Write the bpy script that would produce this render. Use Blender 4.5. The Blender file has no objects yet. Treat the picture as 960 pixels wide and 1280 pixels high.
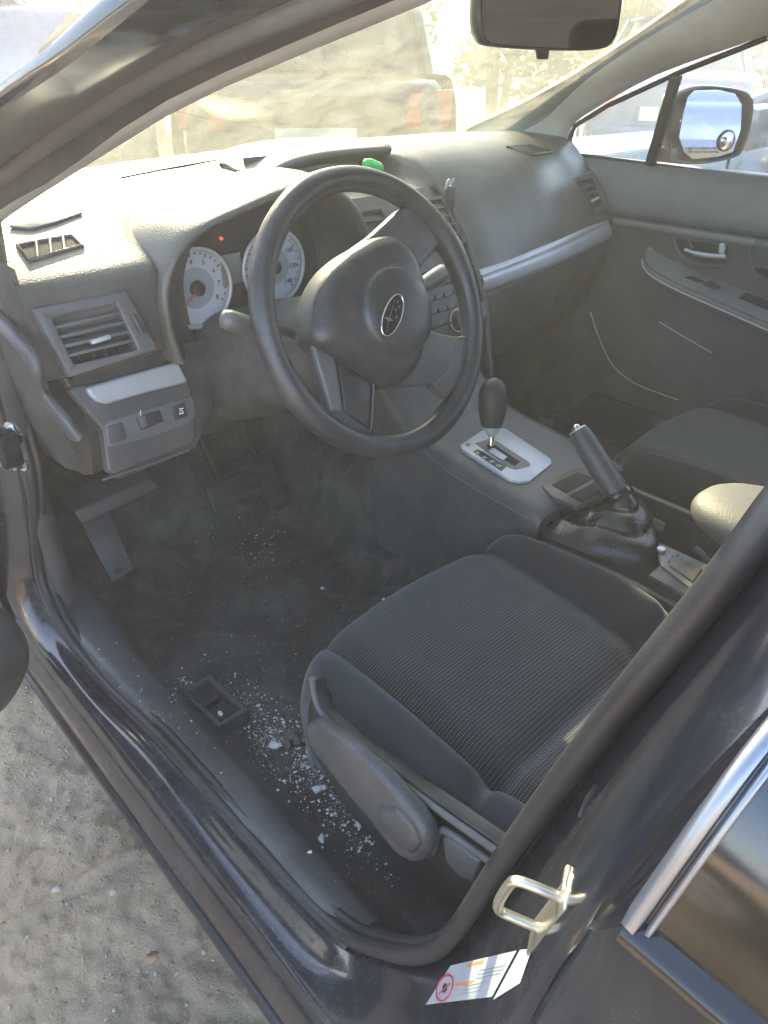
import bpy, bmesh, math, random
from mathutils import Vector, Matrix

random.seed(7)
R = math.radians
SC = bpy.context.scene
COL = SC.collection

# ------------------------------------------------------------------ camera, sky, sun, exposure
CAM = Vector((-0.99, 0.0, 1.22))
YAW, PITCH, FPX = R(42.8), R(32.4), 924.0
CF = Vector((math.sin(YAW) * math.cos(PITCH), math.cos(YAW) * math.cos(PITCH), -math.sin(PITCH)))
CR = Vector((math.cos(YAW), -math.sin(YAW), 0))
CU = CR.cross(CF)
cam_data = bpy.data.cameras.new("camera")
cam = bpy.data.objects.new("camera", cam_data)
COL.objects.link(cam)
cam.matrix_world = Matrix(((CR.x, CU.x, -CF.x, CAM.x), (CR.y, CU.y, -CF.y, CAM.y), (CR.z, CU.z, -CF.z, CAM.z), (0, 0, 0, 1)))
cam_data.sensor_fit = 'VERTICAL'
cam_data.sensor_height = 36.0
cam_data.lens = 36.0 * FPX / 1280.0
cam_data.clip_start = 0.01
cam_data.clip_end = 2000
SC.camera = cam

SUN_AZ, SUN_EL = R(25), R(27)          # azimuth measured from the car's nose (+y) towards +x
world = bpy.data.worlds.new("World")
SC.world = world
world.use_nodes = True
wn = world.node_tree
wn.nodes.clear()
sky = wn.nodes.new("ShaderNodeTexSky")
sky.sky_type = 'NISHITA'
sky.sun_disc = False
sky.sun_elevation = SUN_EL
sky.sun_rotation = SUN_AZ
sky.air_density, sky.dust_density, sky.ozone_density = 1.0, 2.2, 1.0
bg = wn.nodes.new("ShaderNodeBackground")
bg.inputs[1].default_value = 0.15
wo = wn.nodes.new("ShaderNodeOutputWorld")
wn.links.new(sky.outputs[0], bg.inputs[0])
wn.links.new(bg.outputs[0], wo.inputs[0])

sd = bpy.data.lights.new("sun", 'SUN')
sd.energy = 4.8
sd.angle = R(0.5)
sd.color = (1.0, 0.86, 0.64)
sun = bpy.data.objects.new("sun", sd)
COL.objects.link(sun)
to_sun = Vector((math.sin(SUN_AZ) * math.cos(SUN_EL), math.cos(SUN_AZ) * math.cos(SUN_EL), math.sin(SUN_EL)))
sun.rotation_euler = to_sun.to_track_quat('Z', 'Y').to_euler()

SC.view_settings.view_transform = 'Standard'
SC.view_settings.look = 'None'
SC.view_settings.exposure = 3.05
SC.view_settings.gamma = 1.0
SC.view_settings.use_curve_mapping = False
SC.cycles.max_bounces = 6
SC.cycles.diffuse_bounces = 3
SC.cycles.glossy_bounces = 3
SC.cycles.transparent_max_bounces = 12
SC.cycles.sample_clamp_indirect = 6.0
SC.cycles.caustics_reflective = False
SC.cycles.caustics_refractive = False

# ------------------------------------------------------------------ measuring helpers: the point where a sight line meets a real plane
def ray(px, py):
    return CF + CR * ((px - 480) / FPX) - CU * ((py - 640) / FPX)

def at(px, py, x=None, y=None, z=None):
    d = ray(px, py)
    t = (x - CAM.x) / d.x if x is not None else (y - CAM.y) / d.y if y is not None else (z - CAM.z) / d.z
    return CAM + d * t

def atp(px, py, p0, n):
    d = ray(px, py)
    return CAM + d * ((p0 - CAM).dot(n) / d.dot(n))

# ------------------------------------------------------------------ mesh helpers
def cr(pts, n=8, closed=False):
    """Catmull-Rom through points (any dimension)."""
    pts = [Vector(p) for p in pts]
    m = len(pts)
    out = []
    segs = m if closed else m - 1
    for i in range(segs):
        if closed:
            p0, p1, p2, p3 = pts[(i - 1) % m], pts[i], pts[(i + 1) % m], pts[(i + 2) % m]
        else:
            p1, p2 = pts[i], pts[i + 1]
            p0 = pts[i - 1] if i > 0 else p1 * 2 - p2
            p3 = pts[i + 2] if i + 2 < m else p2 * 2 - p1
        for k in range(n):
            t = k / n
            out.append(0.5 * ((2 * p1) + (p2 - p0) * t + (2 * p0 - 5 * p1 + 4 * p2 - p3) * t * t + (3 * p1 - p0 - 3 * p2 + p3) * t ** 3))
    if not closed:
        out.append(pts[-1].copy())
    return out

def resample(pts, n):
    pts = [Vector(p) for p in pts]
    L = [0.0]
    for a, b in zip(pts, pts[1:]):
        L.append(L[-1] + (b - a).length)
    out = []
    j = 0
    for i in range(n):
        s = L[-1] * i / (n - 1)
        while j < len(pts) - 2 and L[j + 1] < s:
            j += 1
        d = L[j + 1] - L[j]
        out.append(pts[j].lerp(pts[j + 1], (s - L[j]) / d if d > 1e-9 else 0))
    return out

class MB:
    """Collects shapes into one mesh."""
    def __init__(self):
        self.v, self.f, self.s = [], [], []

    def grid(self, P, cu=False, cv=False, smooth=True, flip=False):
        b = len(self.v)
        nu, nv = len(P), len(P[0])
        for row in P:
            self.v.extend(tuple(p) for p in row)
        for i in range(nu if cu else nu - 1):
            for j in range(nv if cv else nv - 1):
                q = [b + i * nv + j, b + ((i + 1) % nu) * nv + j, b + ((i + 1) % nu) * nv + (j + 1) % nv, b + i * nv + (j + 1) % nv]
                self.f.append(q[::-1] if flip else q)
                self.s.append(smooth)
        return self

    def poly(self, pts, smooth=False):
        b = len(self.v)
        self.v.extend(tuple(p) for p in pts)
        self.f.append(list(range(b, b + len(pts))))
        self.s.append(smooth)
        return self

    def prism(self, pts, d, smooth=False):
        """Extrude a flat outline along the vector d."""
        pts = [Vector(p) for p in pts]
        d = Vector(d)
        b = len(self.v)
        n = len(pts)
        self.v.extend(tuple(p) for p in pts)
        self.v.extend(tuple(p + d) for p in pts)
        self.f.append(list(range(b, b + n))[::-1]); self.s.append(False)
        self.f.append(list(range(b + n, b + 2 * n))); self.s.append(False)
        for i in range(n):
            j = (i + 1) % n
            self.f.append([b + i, b + j, b + n + j, b + n + i]); self.s.append(smooth)
        return self

    def box(self, c, sz, ax=None):
        c = Vector(c)
        X, Y, Z = ax if ax else (Vector((1, 0, 0)), Vector((0, 1, 0)), Vector((0, 0, 1)))
        hx, hy, hz = X * sz[0] / 2, Y * sz[1] / 2, Z * sz[2] / 2
        return self.prism([c - hx - hy - hz, c + hx - hy - hz, c + hx + hy - hz, c - hx + hy - hz], hz * 2)

    def tube(self, path, r, n=10, closed=False, cap=True, sq=1.0, upv=None):
        path = [Vector(p) for p in path]
        m = len(path)
        rows = []
        prev = None
        for i, p in enumerate(path):
            if closed:
                t = path[(i + 1) % m] - path[i - 1]
            else:
                t = path[min(i + 1, m - 1)] - path[max(i - 1, 0)]
            t.normalize()
            if prev is None:
                a = Vector(upv) if upv else (Vector((0, 0, 1)) if abs(t.z) < .9 else Vector((1, 0, 0)))
            else:
                a = prev
            a = (a - t * a.dot(t)).normalized()
            prev = a
            bb = t.cross(a)
            rr = r[i] if isinstance(r, (list, tuple)) else r
            rows.append([p + (a * math.cos(2 * math.pi * k / n) * sq + bb * math.sin(2 * math.pi * k / n)) * rr for k in range(n)])
        self.grid(rows, cu=closed, cv=True)
        if cap and not closed:
            self.poly(rows[0][::-1]); self.poly(rows[-1])
        return self

    def disc(self, c, n, r, depth, seg=24, r2=None):
        n = Vector(n).normalized()
        a = n.orthogonal().normalized()
        b = n.cross(a)
        c = Vector(c)
        lo = [c + (a * math.cos(2 * math.pi * k / seg) + b * math.sin(2 * math.pi * k / seg)) * r for k in range(seg)]
        rr = r2 if r2 is not None else r
        hi = [c + n * depth + (a * math.cos(2 * math.pi * k / seg) + b * math.sin(2 * math.pi * k / seg)) * rr for k in range(seg)]
        self.poly(lo[::-1]); self.poly(hi)
        return self.grid([lo, hi], cv=True)

    def ring(self, c, n, r, t, seg=40, tn=8):
        n = Vector(n).normalized()
        a = n.orthogonal().normalized()
        b = n.cross(a)
        return self.tube([Vector(c) + (a * math.cos(2 * math.pi * k / seg) + b * math.sin(2 * math.pi * k / seg)) * r for k in range(seg)], t, tn, closed=True)

    def build(self, name, mat, parent=None, bevel=0, seg=2, sub=0, solid=0, merge=False):
        me = bpy.data.meshes.new(name)
        me.from_pydata(self.v, [], self.f)
        for p, s in zip(me.polygons, self.s):
            p.use_smooth = s
        bm = bmesh.new()
        bm.from_mesh(me)
        if merge:
            bmesh.ops.remove_doubles(bm, verts=bm.verts, dist=1e-5)
        bmesh.ops.recalc_face_normals(bm, faces=bm.faces)
        if bevel:
            es = [e for e in bm.edges if len(e.link_faces) == 2 and e.calc_face_angle(0) > R(28)]
            bmesh.ops.bevel(bm, geom=es, offset=bevel, segments=seg, profile=.5, affect='EDGES', clamp_overlap=True)
            for f in bm.faces:
                f.smooth = True
        bm.to_mesh(me)
        bm.free()
        if bevel:
            try:
                me.set_sharp_from_angle(angle=R(40))
            except Exception:
                pass
        me.materials.append(mat)
        o = bpy.data.objects.new(name, me)
        COL.objects.link(o)
        if solid:
            m = o.modifiers.new("solid", 'SOLIDIFY'); m.thickness = abs(solid); m.offset = -1 if solid > 0 else 1
        if sub:
            m = o.modifiers.new("sub", 'SUBSURF'); m.levels = m.render_levels = sub
        if parent:
            put(o, parent)
        return o

def put(o, parent):
    """Parent without moving: every thing's Empty is only translated or turned when its parts are built in its own space."""
    o.parent = parent
    if not parent.get("_local"):
        org = Vector(parent.get("_org", (0, 0, 0)))
        o.matrix_parent_inverse = Matrix.Translation(-org)

def thing(name, label, cat, org=(0, 0, 0), group=None, local=False):
    e = bpy.data.objects.new(name, None)
    e.empty_display_size = 0.1
    COL.objects.link(e)
    e.location = org
    e["_org"] = list(org)
    if local:
        e["_local"] = 1
    tag(e, label, cat, group)
    return e

def tag(o, label=None, cat=None, group=None, kind=None):
    if label: o["label"] = label
    if cat: o["category"] = cat
    if group: o["group"] = group
    if kind: o["kind"] = kind
    return o

def text(body, size, loc, X, Y, mat, name, parent=None, depth=0.0002):
    cu = bpy.data.curves.new(name, 'FONT')
    cu.body = body
    cu.size = size
    cu.align_x = 'CENTER'
    cu.align_y = 'CENTER'
    cu.extrude = depth
    cu.resolution_u = 2
    tmp = bpy.data.objects.new(name, cu)
    COL.objects.link(tmp)
    dg = bpy.context.evaluated_depsgraph_get()
    me = bpy.data.meshes.new_from_object(tmp.evaluated_get(dg))
    bpy.data.objects.remove(tmp)
    X = Vector(X).normalized()
    Y = (Vector(Y) - X * Vector(Y).dot(X)).normalized()
    Z = X.cross(Y)
    me.transform(Matrix(((X.x, Y.x, Z.x, loc[0]), (X.y, Y.y, Z.y, loc[1]), (X.z, Y.z, Z.z, loc[2]), (0, 0, 0, 1))))
    me.materials.clear()
    me.materials.append(mat)
    o = bpy.data.objects.new(name, me)
    COL.objects.link(o)
    if parent:
        put(o, parent)
    return o

# ------------------------------------------------------------------ materials
def nt(name):
    m = bpy.data.materials.new(name)
    m.use_nodes = True
    n = m.node_tree
    n.nodes.clear()
    out = n.nodes.new("ShaderNodeOutputMaterial")
    b = n.nodes.new("ShaderNodeBsdfPrincipled")
    n.links.new(b.outputs[0], out.inputs[0])
    return m, n, b, out

def noise(n, scale, detail=4, rough=.6, vec=None, dist=0):
    t = n.nodes.new("ShaderNodeTexNoise")
    t.inputs["Scale"].default_value = scale
    t.inputs["Detail"].default_value = detail
    t.inputs["Roughness"].default_value = rough
    t.inputs["Distortion"].default_value = dist
    if vec: n.links.new(vec, t.inputs["Vector"])
    return t.outputs["Fac"]

def objco(n):
    return n.nodes.new("ShaderNodeTexCoord").outputs["Object"]

def ramp(n, fac, a, b, ca=(0, 0, 0, 1), cb=(1, 1, 1, 1)):
    r = n.nodes.new("ShaderNodeValToRGB")
    r.color_ramp.elements[0].position = a
    r.color_ramp.elements[1].position = b
    r.color_ramp.elements[0].color = ca
    r.color_ramp.elements[1].color = cb
    n.links.new(fac, r.inputs[0])
    return r.outputs[0]

def mix(n, fac, a, b):
    m = n.nodes.new("ShaderNodeMix")
    m.data_type = 'RGBA'
    for sock, val in ((m.inputs[0], fac), (m.inputs[6], a), (m.inputs[7], b)):
        if hasattr(val, "links"):
            n.links.new(val, sock)
        else:
            sock.default_value = val if not isinstance(val, tuple) or len(val) == 4 else (*val, 1)
    return m.outputs[2]

def math_(n, op, a, b=None):
    m = n.nodes.new("ShaderNodeMath")
    m.operation = op
    for i, v in enumerate((a, b)):
        if v is None: continue
        if hasattr(v, "links"): n.links.new(v, m.inputs[i])
        else: m.inputs[i].default_value = v
    return m.outputs[0]

def bump(n, b, h, strength=.3, dist=.001):
    k = n.nodes.new("ShaderNodeBump")
    k.inputs["Strength"].default_value = strength
    k.inputs["Distance"].default_value = dist
    n.links.new(h, k.inputs["Height"])
    n.links.new(k.outputs[0], b.inputs["Normal"])

def simple(name, col, rough=.5, metal=0., spec=.5, grain=0., gscale=900, var=.15, coat=0., dust=.0, smudge=.12, dustcol=(.32, .30, .27), sheen=0.):
    m, n, b, _ = nt(name)
    co = objco(n)
    big = noise(n, 6, 5, .65, co)
    c1 = tuple(c * (1 - var) for c in col) + (1,)
    c2 = tuple(min(1, c * (1 + var)) for c in col) + (1,)
    colr = mix(n, ramp(n, big, .3, .7), c1, c2)
    if dust:
        dd = math_(n, 'MULTIPLY', ramp(n, noise(n, 14, 6, .7, co), .38, .75), ramp(n, noise(n, 900, 3, .6, co), .35, .7))
        colr = mix(n, math_(n, 'MULTIPLY', dd, dust), colr, dustcol + (1,))
    n.links.new(colr, b.inputs["Base Color"])
    rr = n.nodes.new("ShaderNodeMapRange")
    rr.inputs[3].default_value = max(.02, rough - smudge)
    rr.inputs[4].default_value = min(1, rough + smudge)
    n.links.new(noise(n, 22, 5, .7, co), rr.inputs[0])
    n.links.new(rr.outputs[0], b.inputs["Roughness"])
    b.inputs["Metallic"].default_value = metal
    b.inputs["Specular IOR Level"].default_value = spec
    if coat:
        b.inputs["Coat Weight"].default_value = coat
        b.inputs["Coat Roughness"].default_value = .04
    if sheen:
        b.inputs["Sheen Weight"].default_value = sheen
    if grain:
        bump(n, b, noise(n, gscale, 2, .5, co), grain, .0008)
    return m

M = {}
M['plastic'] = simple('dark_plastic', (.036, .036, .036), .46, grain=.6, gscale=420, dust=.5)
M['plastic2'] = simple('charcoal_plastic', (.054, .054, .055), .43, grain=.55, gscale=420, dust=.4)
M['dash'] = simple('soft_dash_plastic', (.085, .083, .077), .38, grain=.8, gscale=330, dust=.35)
M['pad'] = simple('grey_door_pad', (.17, .18, .19), .5, grain=.4, dust=.2)
M['grey'] = simple('grey_plastic', (.092, .094, .098), .4, grain=.45, gscale=420, dust=.35)
M['black'] = simple('black_plastic', (.018, .018, .019), .35, grain=.1, dust=.3)
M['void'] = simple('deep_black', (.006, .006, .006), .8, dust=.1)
M['gloss'] = simple('gloss_black', (.012, .012, .013), .15, smudge=.08)
M['silver'] = simple('silver_plastic', (.46, .47, .50), .36, metal=.25, grain=.05)
M['chrome'] = simple('chrome', (.75, .76, .78), .14, metal=1., smudge=.08)
M['zinc'] = simple('zinc_plated_steel', (.62, .58, .47), .33, metal=.9, var=.25)
M['rubber'] = simple('rubber_seal', (.022, .022, .023), .42, grain=.1, gscale=1200, dust=.12)
M['leather'] = simple('black_leather', (.014, .014, .016), .3, grain=.6, gscale=420)
M['rim'] = simple('steering_rim_urethane', (.03, .031, .034), .33, grain=.5, gscale=500, dust=.3)
M['trim'] = simple('pillar_trim_pale', (.70, .73, .73), .6, grain=.3, dust=.3, dustcol=(.4, .38, .34))
M['liner'] = simple('headliner_cloth', (.40, .40, .38), .9, grain=.4)
M['sticker'] = simple('sticker_film', (.42, .45, .48), .4, var=.1)
M['white'] = simple('white_print', (.75, .76, .76), .6, var=.04)
M['gauge'] = simple('gauge_face', (.40, .43, .50), .5, var=.04)
M['gauge2'] = simple('gauge_centre', (.25, .28, .33), .5, var=.04)
M['ink'] = simple('ink', (.03, .03, .035), .6)
M['red'] = simple('red_print', (.55, .05, .06), .5)
M['orange'] = simple('orange_print', (.80, .25, .08), .5)
M['lcd'] = simple('grey_display', (.16, .165, .15), .25)
M['green'] = simple('green_plastic', (.05, .62, .13), .25, spec=.6)
M['knob'] = simple('shift_knob_leather', (.022, .026, .026), .45, grain=.4, gscale=500)
M['armrest'] = simple('armrest_vinyl', (.10, .095, .085), .55, grain=.8, gscale=420)
M['wood'] = simple('weathered_wood', (.34, .25, .16), .85, grain=.6, gscale=120)
M['leaf'] = simple('dry_leaf', (.34, .19, .11), .8, var=.3)
M['tyre'] = simple('tyre_rubber', (.02, .02, .02), .8)
M['alloy'] = simple('alloy_rim', (.5, .5, .52), .3, metal=.8)
M['redlens'] = simple('red_lens', (.5, .02, .015), .15, coat=.8)
M['clearlens'] = simple('clear_lens', (.7, .72, .74), .12, coat=.8)
M['plate'] = simple('number_plate', (.75, .74, .70), .5)

def paint(name, col, flake=.35, dust=.3, metal=.35, rough=.32, streak=.25, coat=.8):
    m, n, b, _ = nt(name)
    co = objco(n)
    base = mix(n, ramp(n, noise(n, 5, 5, .7, co), .35, .7), tuple(c * .85 for c in col) + (1,), tuple(c * 1.2 for c in col) + (1,))
    d = math_(n, 'MULTIPLY', ramp(n, noise(n, 9, 7, .75, co), .42, .78), ramp(n, noise(n, 800, 3, .7, co), .3, .7))
    base = mix(n, math_(n, 'MULTIPLY', d, dust), base, (.30, .28, .25, 1))
    n.links.new(base, b.inputs["Base Color"])
    b.inputs["Metallic"].default_value = metal
    rr = n.nodes.new("ShaderNodeMapRange")
    rr.inputs[3].default_value = rough - .1
    rr.inputs[4].default_value = rough + streak
    n.links.new(d, rr.inputs[0])
    n.links.new(rr.outputs[0], b.inputs["Roughness"])
    b.inputs["Coat Weight"].default_value = coat
    b.inputs["Coat Roughness"].default_value = .08
    bump(n, b, noise(n, 30, 4, .6, co), .03, .002)
    return m

M['paint'] = paint('dark_blue_grey_paint', (.016, .017, .021), dust=.14, rough=.26)
M['paint_sill'] = paint('scuffed_sill_paint', (.024, .026, .033), dust=.2, rough=.30, coat=.45)
M['paint_silver'] = paint('silver_white_paint', (.18, .19, .20), dust=.4, metal=.2)
M['paint_blue'] = paint('deep_blue_paint', (.03, .06, .17), dust=.2)
M['paint_lilac'] = paint('faded_silver_lilac_paint', (.12, .115, .13), dust=.4)
M['paint_grey'] = paint('grey_green_paint', (.10, .105, .10), dust=.4)
M['paint_red'] = paint('dull_red_paint', (.25, .04, .03), dust=.3)

def cloth(name, knit):
    m, n, b, _ = nt(name)
    co = objco(n)
    if knit:
        sx = n.nodes.new("ShaderNodeSeparateXYZ")
        n.links.new(co, sx.inputs[0])
        k = 2 * math.pi / 0.0047
        a = math_(n, 'SINE', math_(n, 'MULTIPLY', math_(n, 'ADD', sx.outputs[0], math_(n, 'MULTIPLY', sx.outputs[1], .62)), k * .8))
        c = math_(n, 'SINE', math_(n, 'MULTIPLY', math_(n, 'SUBTRACT', sx.outputs[0], math_(n, 'MULTIPLY', sx.outputs[1], .62)), k * .8))
        pat = math_(n, 'MULTIPLY', a, c)
        dots = ramp(n, pat, .45, .85)
        wear = ramp(n, noise(n, 10, 5, .6, co), .3, .75)
        base = mix(n, math_(n, 'MULTIPLY', dots, math_(n, 'ADD', math_(n, 'MULTIPLY', wear, .5), .5)), (.017, .018, .020, 1), (.175, .177, .17, 1))
        n.links.new(base, b.inputs["Base Color"])
        bump(n, b, pat, .6, .0012)
    else:
        base = mix(n, ramp(n, noise(n, 7, 6, .7, co), .3, .75), (.011, .012, .014, 1), (.024, .026, .030, 1))
        base = mix(n, math_(n, 'MULTIPLY', ramp(n, noise(n, 700, 2, .5, co), .45, .7), .3), base, (.07, .072, .075, 1))
        n.links.new(base, b.inputs["Base Color"])
        bump(n, b, noise(n, 1400, 2, .5, co), .5, .0008)
    b.inputs["Roughness"].default_value = .85
    b.inputs["Sheen Weight"].default_value = .25
    b.inputs["Sheen Roughness"].default_value = .5
    b.inputs["Specular IOR Level"].default_value = .2
    return m

M['knit'] = cloth('knit_seat_cloth', True)
M['cloth'] = cloth('smooth_seat_cloth', False)

def carpet():
    m, n, b, _ = nt('dirty_carpet')
    co = objco(n)
    base = mix(n, noise(n, 500, 3, .7, co), (.026, .026, .025, 1), (.068, .066, .062, 1))
    sand = math_(n, 'MULTIPLY', ramp(n, noise(n, 5, 8, .74, co, 1.2), .44, .66), ramp(n, noise(n, 300, 4, .8, co), .35, .65))
    base = mix(n, math_(n, 'MULTIPLY', sand, .9), base, (.19, .175, .15, 1))
    smear = math_(n, 'MULTIPLY', ramp(n, noise(n, 4.2, 7, .7, co, .9), .50, .64), ramp(n, noise(n, 700, 3, .7, co), .25, .6))
    base = mix(n, math_(n, 'MULTIPLY', smear, .7), base, (.21, .19, .16, 1))
    sp = ramp(n, noise(n, 620, 1, .4, co), .735, .76)
    base = mix(n, sp, base, (.5, .5, .5, 1))
    n.links.new(base, b.inputs["Base Color"])
    b.inputs["Roughness"].default_value = .95
    b.inputs["Specular IOR Level"].default_value = .15
    bump(n, b, noise(n, 420, 4, .8, co), .9, .003)
    return m
M['carpet'] = carpet()

def soil():
    m, n, b, _ = nt('dry_dirt')
    co = objco(n)
    base = mix(n, ramp(n, noise(n, 3.5, 8, .7, co, .4), .3, .72), (.48, .345, .22, 1), (.66, .51, .355, 1))
    base = mix(n, ramp(n, noise(n, 60, 6, .75, co), .42, .68), base, (.55, .44, .31, 1))
    base = mix(n, math_(n, 'MULTIPLY', ramp(n, noise(n, 1.3, 5, .6, co), .5, .7), .55), base, (.22, .18, .14, 1))
    v = n.nodes.new("ShaderNodeTexVoronoi")
    v.inputs["Scale"].default_value = 55
    n.links.new(co, v.inputs["Vector"])
    peb = ramp(n, v.outputs["Distance"], .10, .22, (1, 1, 1, 1), (0, 0, 0, 1))
    base = mix(n, math_(n, 'MULTIPLY', peb, math_(n, 'MULTIPLY', ramp(n, noise(n, 25, 3, .6, co), .5, .6), .8)), base, (.56, .52, .46, 1))
    n.links.new(base, b.inputs["Base Color"])
    b.inputs["Roughness"].default_value = .95
    b.inputs["Specular IOR Level"].default_value = .2
    h = math_(n, 'ADD', math_(n, 'MULTIPLY', noise(n, 18, 9, .75, co), 1.0), math_(n, 'MULTIPLY', noise(n, 150, 5, .8, co), .35))
    h = math_(n, 'ADD', h, math_(n, 'MULTIPLY', peb, .25))
    bump(n, b, h, .9, .02)
    return m
M['soil'] = soil()

def glass(name, tint=(1, 1, 1), dirt=0.0, dirtcol=(.8, .78, .68), refl=1.0, rough=.03):
    """Thin sheet: clear with Fresnel reflection, plus a film of dust that catches the light on both sides."""
    m, n, b, out = nt(name)
    n.nodes.remove(b)
    co = objco(n)
    tr = n.nodes.new("ShaderNodeBsdfTransparent")
    tr.inputs[0].default_value = (*tint, 1)
    gl = n.nodes.new("ShaderNodeBsdfGlossy")
    gl.inputs["Roughness"].default_value = rough
    fr = n.nodes.new("ShaderNodeFresnel")
    fr.inputs[0].default_value = 1.45
    m1 = n.nodes.new("ShaderNodeMixShader")
    n.links.new(math_(n, 'MULTIPLY', fr.outputs[0], refl), m1.inputs[0])
    n.links.new(tr.outputs[0], m1.inputs[1])
    n.links.new(gl.outputs[0], m1.inputs[2])
    last = m1.outputs[0]
    if dirt:
        df = n.nodes.new("ShaderNodeBsdfDiffuse")
        df.inputs[0].default_value = (*dirtcol, 1)
        tl = n.nodes.new("ShaderNodeBsdfTranslucent")
        tl.inputs[0].default_value = (*dirtcol, 1)
        m2 = n.nodes.new("ShaderNodeMixShader")
        m2.inputs[0].default_value = .65
        n.links.new(df.outputs[0], m2.inputs[1])
        n.links.new(tl.outputs[0], m2.inputs[2])
        mp = n.nodes.new("ShaderNodeMapping")
        mp.inputs["Scale"].default_value = (1.0, .25, 2.2)
        mp.inputs["Rotation"].default_value = (0, .35, .5)
        n.links.new(co, mp.inputs[0])
        smear = ramp(n, noise(n, 9, 8, .72, mp.outputs[0], .8), .3, .8)
        fine = ramp(n, noise(n, 240, 4, .7, co), .58, .78)
        k = math_(n, 'ADD', math_(n, 'MULTIPLY', smear, .75), math_(n, 'MULTIPLY', fine, .5))
        k = math_(n, 'MULTIPLY', math_(n, 'ADD', k, .05), dirt)
        m3 = n.nodes.new("ShaderNodeMixShader")
        n.links.new(k, m3.inputs[0])
        n.links.new(last, m3.inputs[1])
        n.links.new(m2.outputs[0], m3.inputs[2])
        last = m3.outputs[0]
    n.links.new(last, out.inputs[0])
    return m
M['windshield'] = glass('dusty_windshield_glass', (.40, .425, .36), .14, (.80, .79, .60), refl=.3)
M['clear'] = glass('side_window_glass', (.78, .84, .84), .05)
M['tint'] = glass('tinted_window_glass', (.10, .11, .12), .02, refl=3.2, rough=.10)
M['darkglass'] = simple('dark_car_glass', (.02, .025, .028), .06, spec=.8, smudge=.04)
M['mirror'] = simple('mirror_silvering', (.86, .88, .9), .015, metal=1., var=.02, smudge=.01)

m, n, b, _ = nt('broken_glass_crumb')
b.inputs["Base Color"].default_value = (.74, .73, .69, 1)
b.inputs["Roughness"].default_value = .25
b.inputs["Specular IOR Level"].default_value = .8
M['crumb'] = m

# ------------------------------------------------------------------ ground
from mathutils import noise as mno

RA, RB = at(-60, 1202, z=0), at(180, 1060, z=0)
RD = (RB - RA).normalized()
RN = Vector((-RD.y, RD.x, 0))
def hgt(x, y):
    h = 0.0
    if -1.6 < x < -.2 and -.2 < y < 2.2:
        v = Vector((x, y, 0))
        h += .014 * mno.noise(v * 6) + .009 * mno.noise(v * 17) + .006 * mno.noise(v * 40) + .004 * mno.noise(v * 90)
        w = Vector((x, y, 0)) - RA
        al, di = w.dot(RD), w.dot(RN) + .004 * mno.noise(v * 14)
        if -.05 < al < (RB - RA).length:
            h += .011 * math.exp(-(di / .006) ** 2) + .018 * (1 / (1 + math.exp(-max(-50, min(50, di / .002))))) * math.exp(-abs(di) / .12) * min(1, max(0, ((RB - RA).length - al) / .03))
        # a trodden, sunken square patch and a low ridge beside it
        p = Vector((x, y)) - Vector((-1.0, .98))
        q = abs(p.x * .82 + p.y * .57), abs(-p.x * .57 + p.y * .82)
        if q[0] < .10 and q[1] < .06:
            h -= .012
    return h

def axis(lo, a, b, hi, fine, coarse):
    out = [lo]
    s = lo
    while s < a:
        d = max(fine * 2, (a - s) * .3)
        s = min(a, s + d) if d < a - s else a
        out.append(s)
    while s < b - 1e-6:
        s += fine
        out.append(s)
    while s < hi:
        d = max(fine * 2, (s - b) * .4)
        s = min(hi, s + d)
        out.append(s)
    return out

gx = axis(-80, -1.25, -.55, 80, .006, 1)
gy = axis(-80, .3, 1.6, 80, .006, 1)
mb = MB()
mb.grid([[(x, y, hgt(x, y)) for y in gy] for x in gx])
ground = mb.build("ground", M['soil'])
tag(ground, kind='structure')

# low earth bank around the yard
mb = MB()
rows = []
for k in range(73):
    a = 2 * math.pi * k / 72
    rr = 24 + 3 * math.sin(3 * a + 1)
    hh = 1.7 + .7 * math.sin(5 * a) + .5 * math.sin(11 * a + 2)
    rows.append([(math.cos(a) * (rr + d), math.sin(a) * (rr + d), z * hh - .05 + .12 * mno.noise(Vector((k, d, z)) * 3)) for d, z in ((0, 0), (1.2, .35), (2.4, .7), (4, .95), (7, 1), (14, .9), (30, 0))])
mb.grid(rows)
bank = mb.build("earth_bank", M['soil'])
tag(bank, kind='structure')

# loose stones in the dirt beside the sill
mb = MB()
ico = [(0, 0, 1), (.89, 0, .45), (.28, .85, .45), (-.72, .53, .45), (-.72, -.53, .45), (.28, -.85, .45), (.72, .53, -.45), (-.28, .85, -.45), (-.89, 0, -.45), (-.28, -.85, -.45), (.72, -.53, -.45), (0, 0, -1)]
icf = [(0, 1, 2), (0, 2, 3), (0, 3, 4), (0, 4, 5), (0, 5, 1), (1, 6, 2), (2, 7, 3), (3, 8, 4), (4, 9, 5), (5, 10, 1), (6, 7, 2), (7, 8, 3), (8, 9, 4), (9, 10, 5), (10, 6, 1), (11, 7, 6), (11, 8, 7), (11, 9, 8), (11, 10, 9), (11, 6, 10)]
rnd = random.Random(3)
def crumb(mb, c, r, flat=.6, smooth=False):
    b = len(mb.v)
    k = [rnd.uniform(.65, 1.2) for _ in range(12)]
    a = rnd.uniform(0, 6.28)
    sx, sy = rnd.uniform(.7, 1.3), rnd.uniform(.7, 1.3)
    for (x, y, z), s in zip(ico, k):
        x, y, z = x * s * r * sx, y * s * r * sy, z * s * r * flat
        mb.v.append((c[0] + x * math.cos(a) - y * math.sin(a), c[1] + x * math.sin(a) + y * math.cos(a), c[2] + z))
    for f in icf:
        mb.f.append([b + i for i in f]); mb.s.append(smooth)
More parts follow.
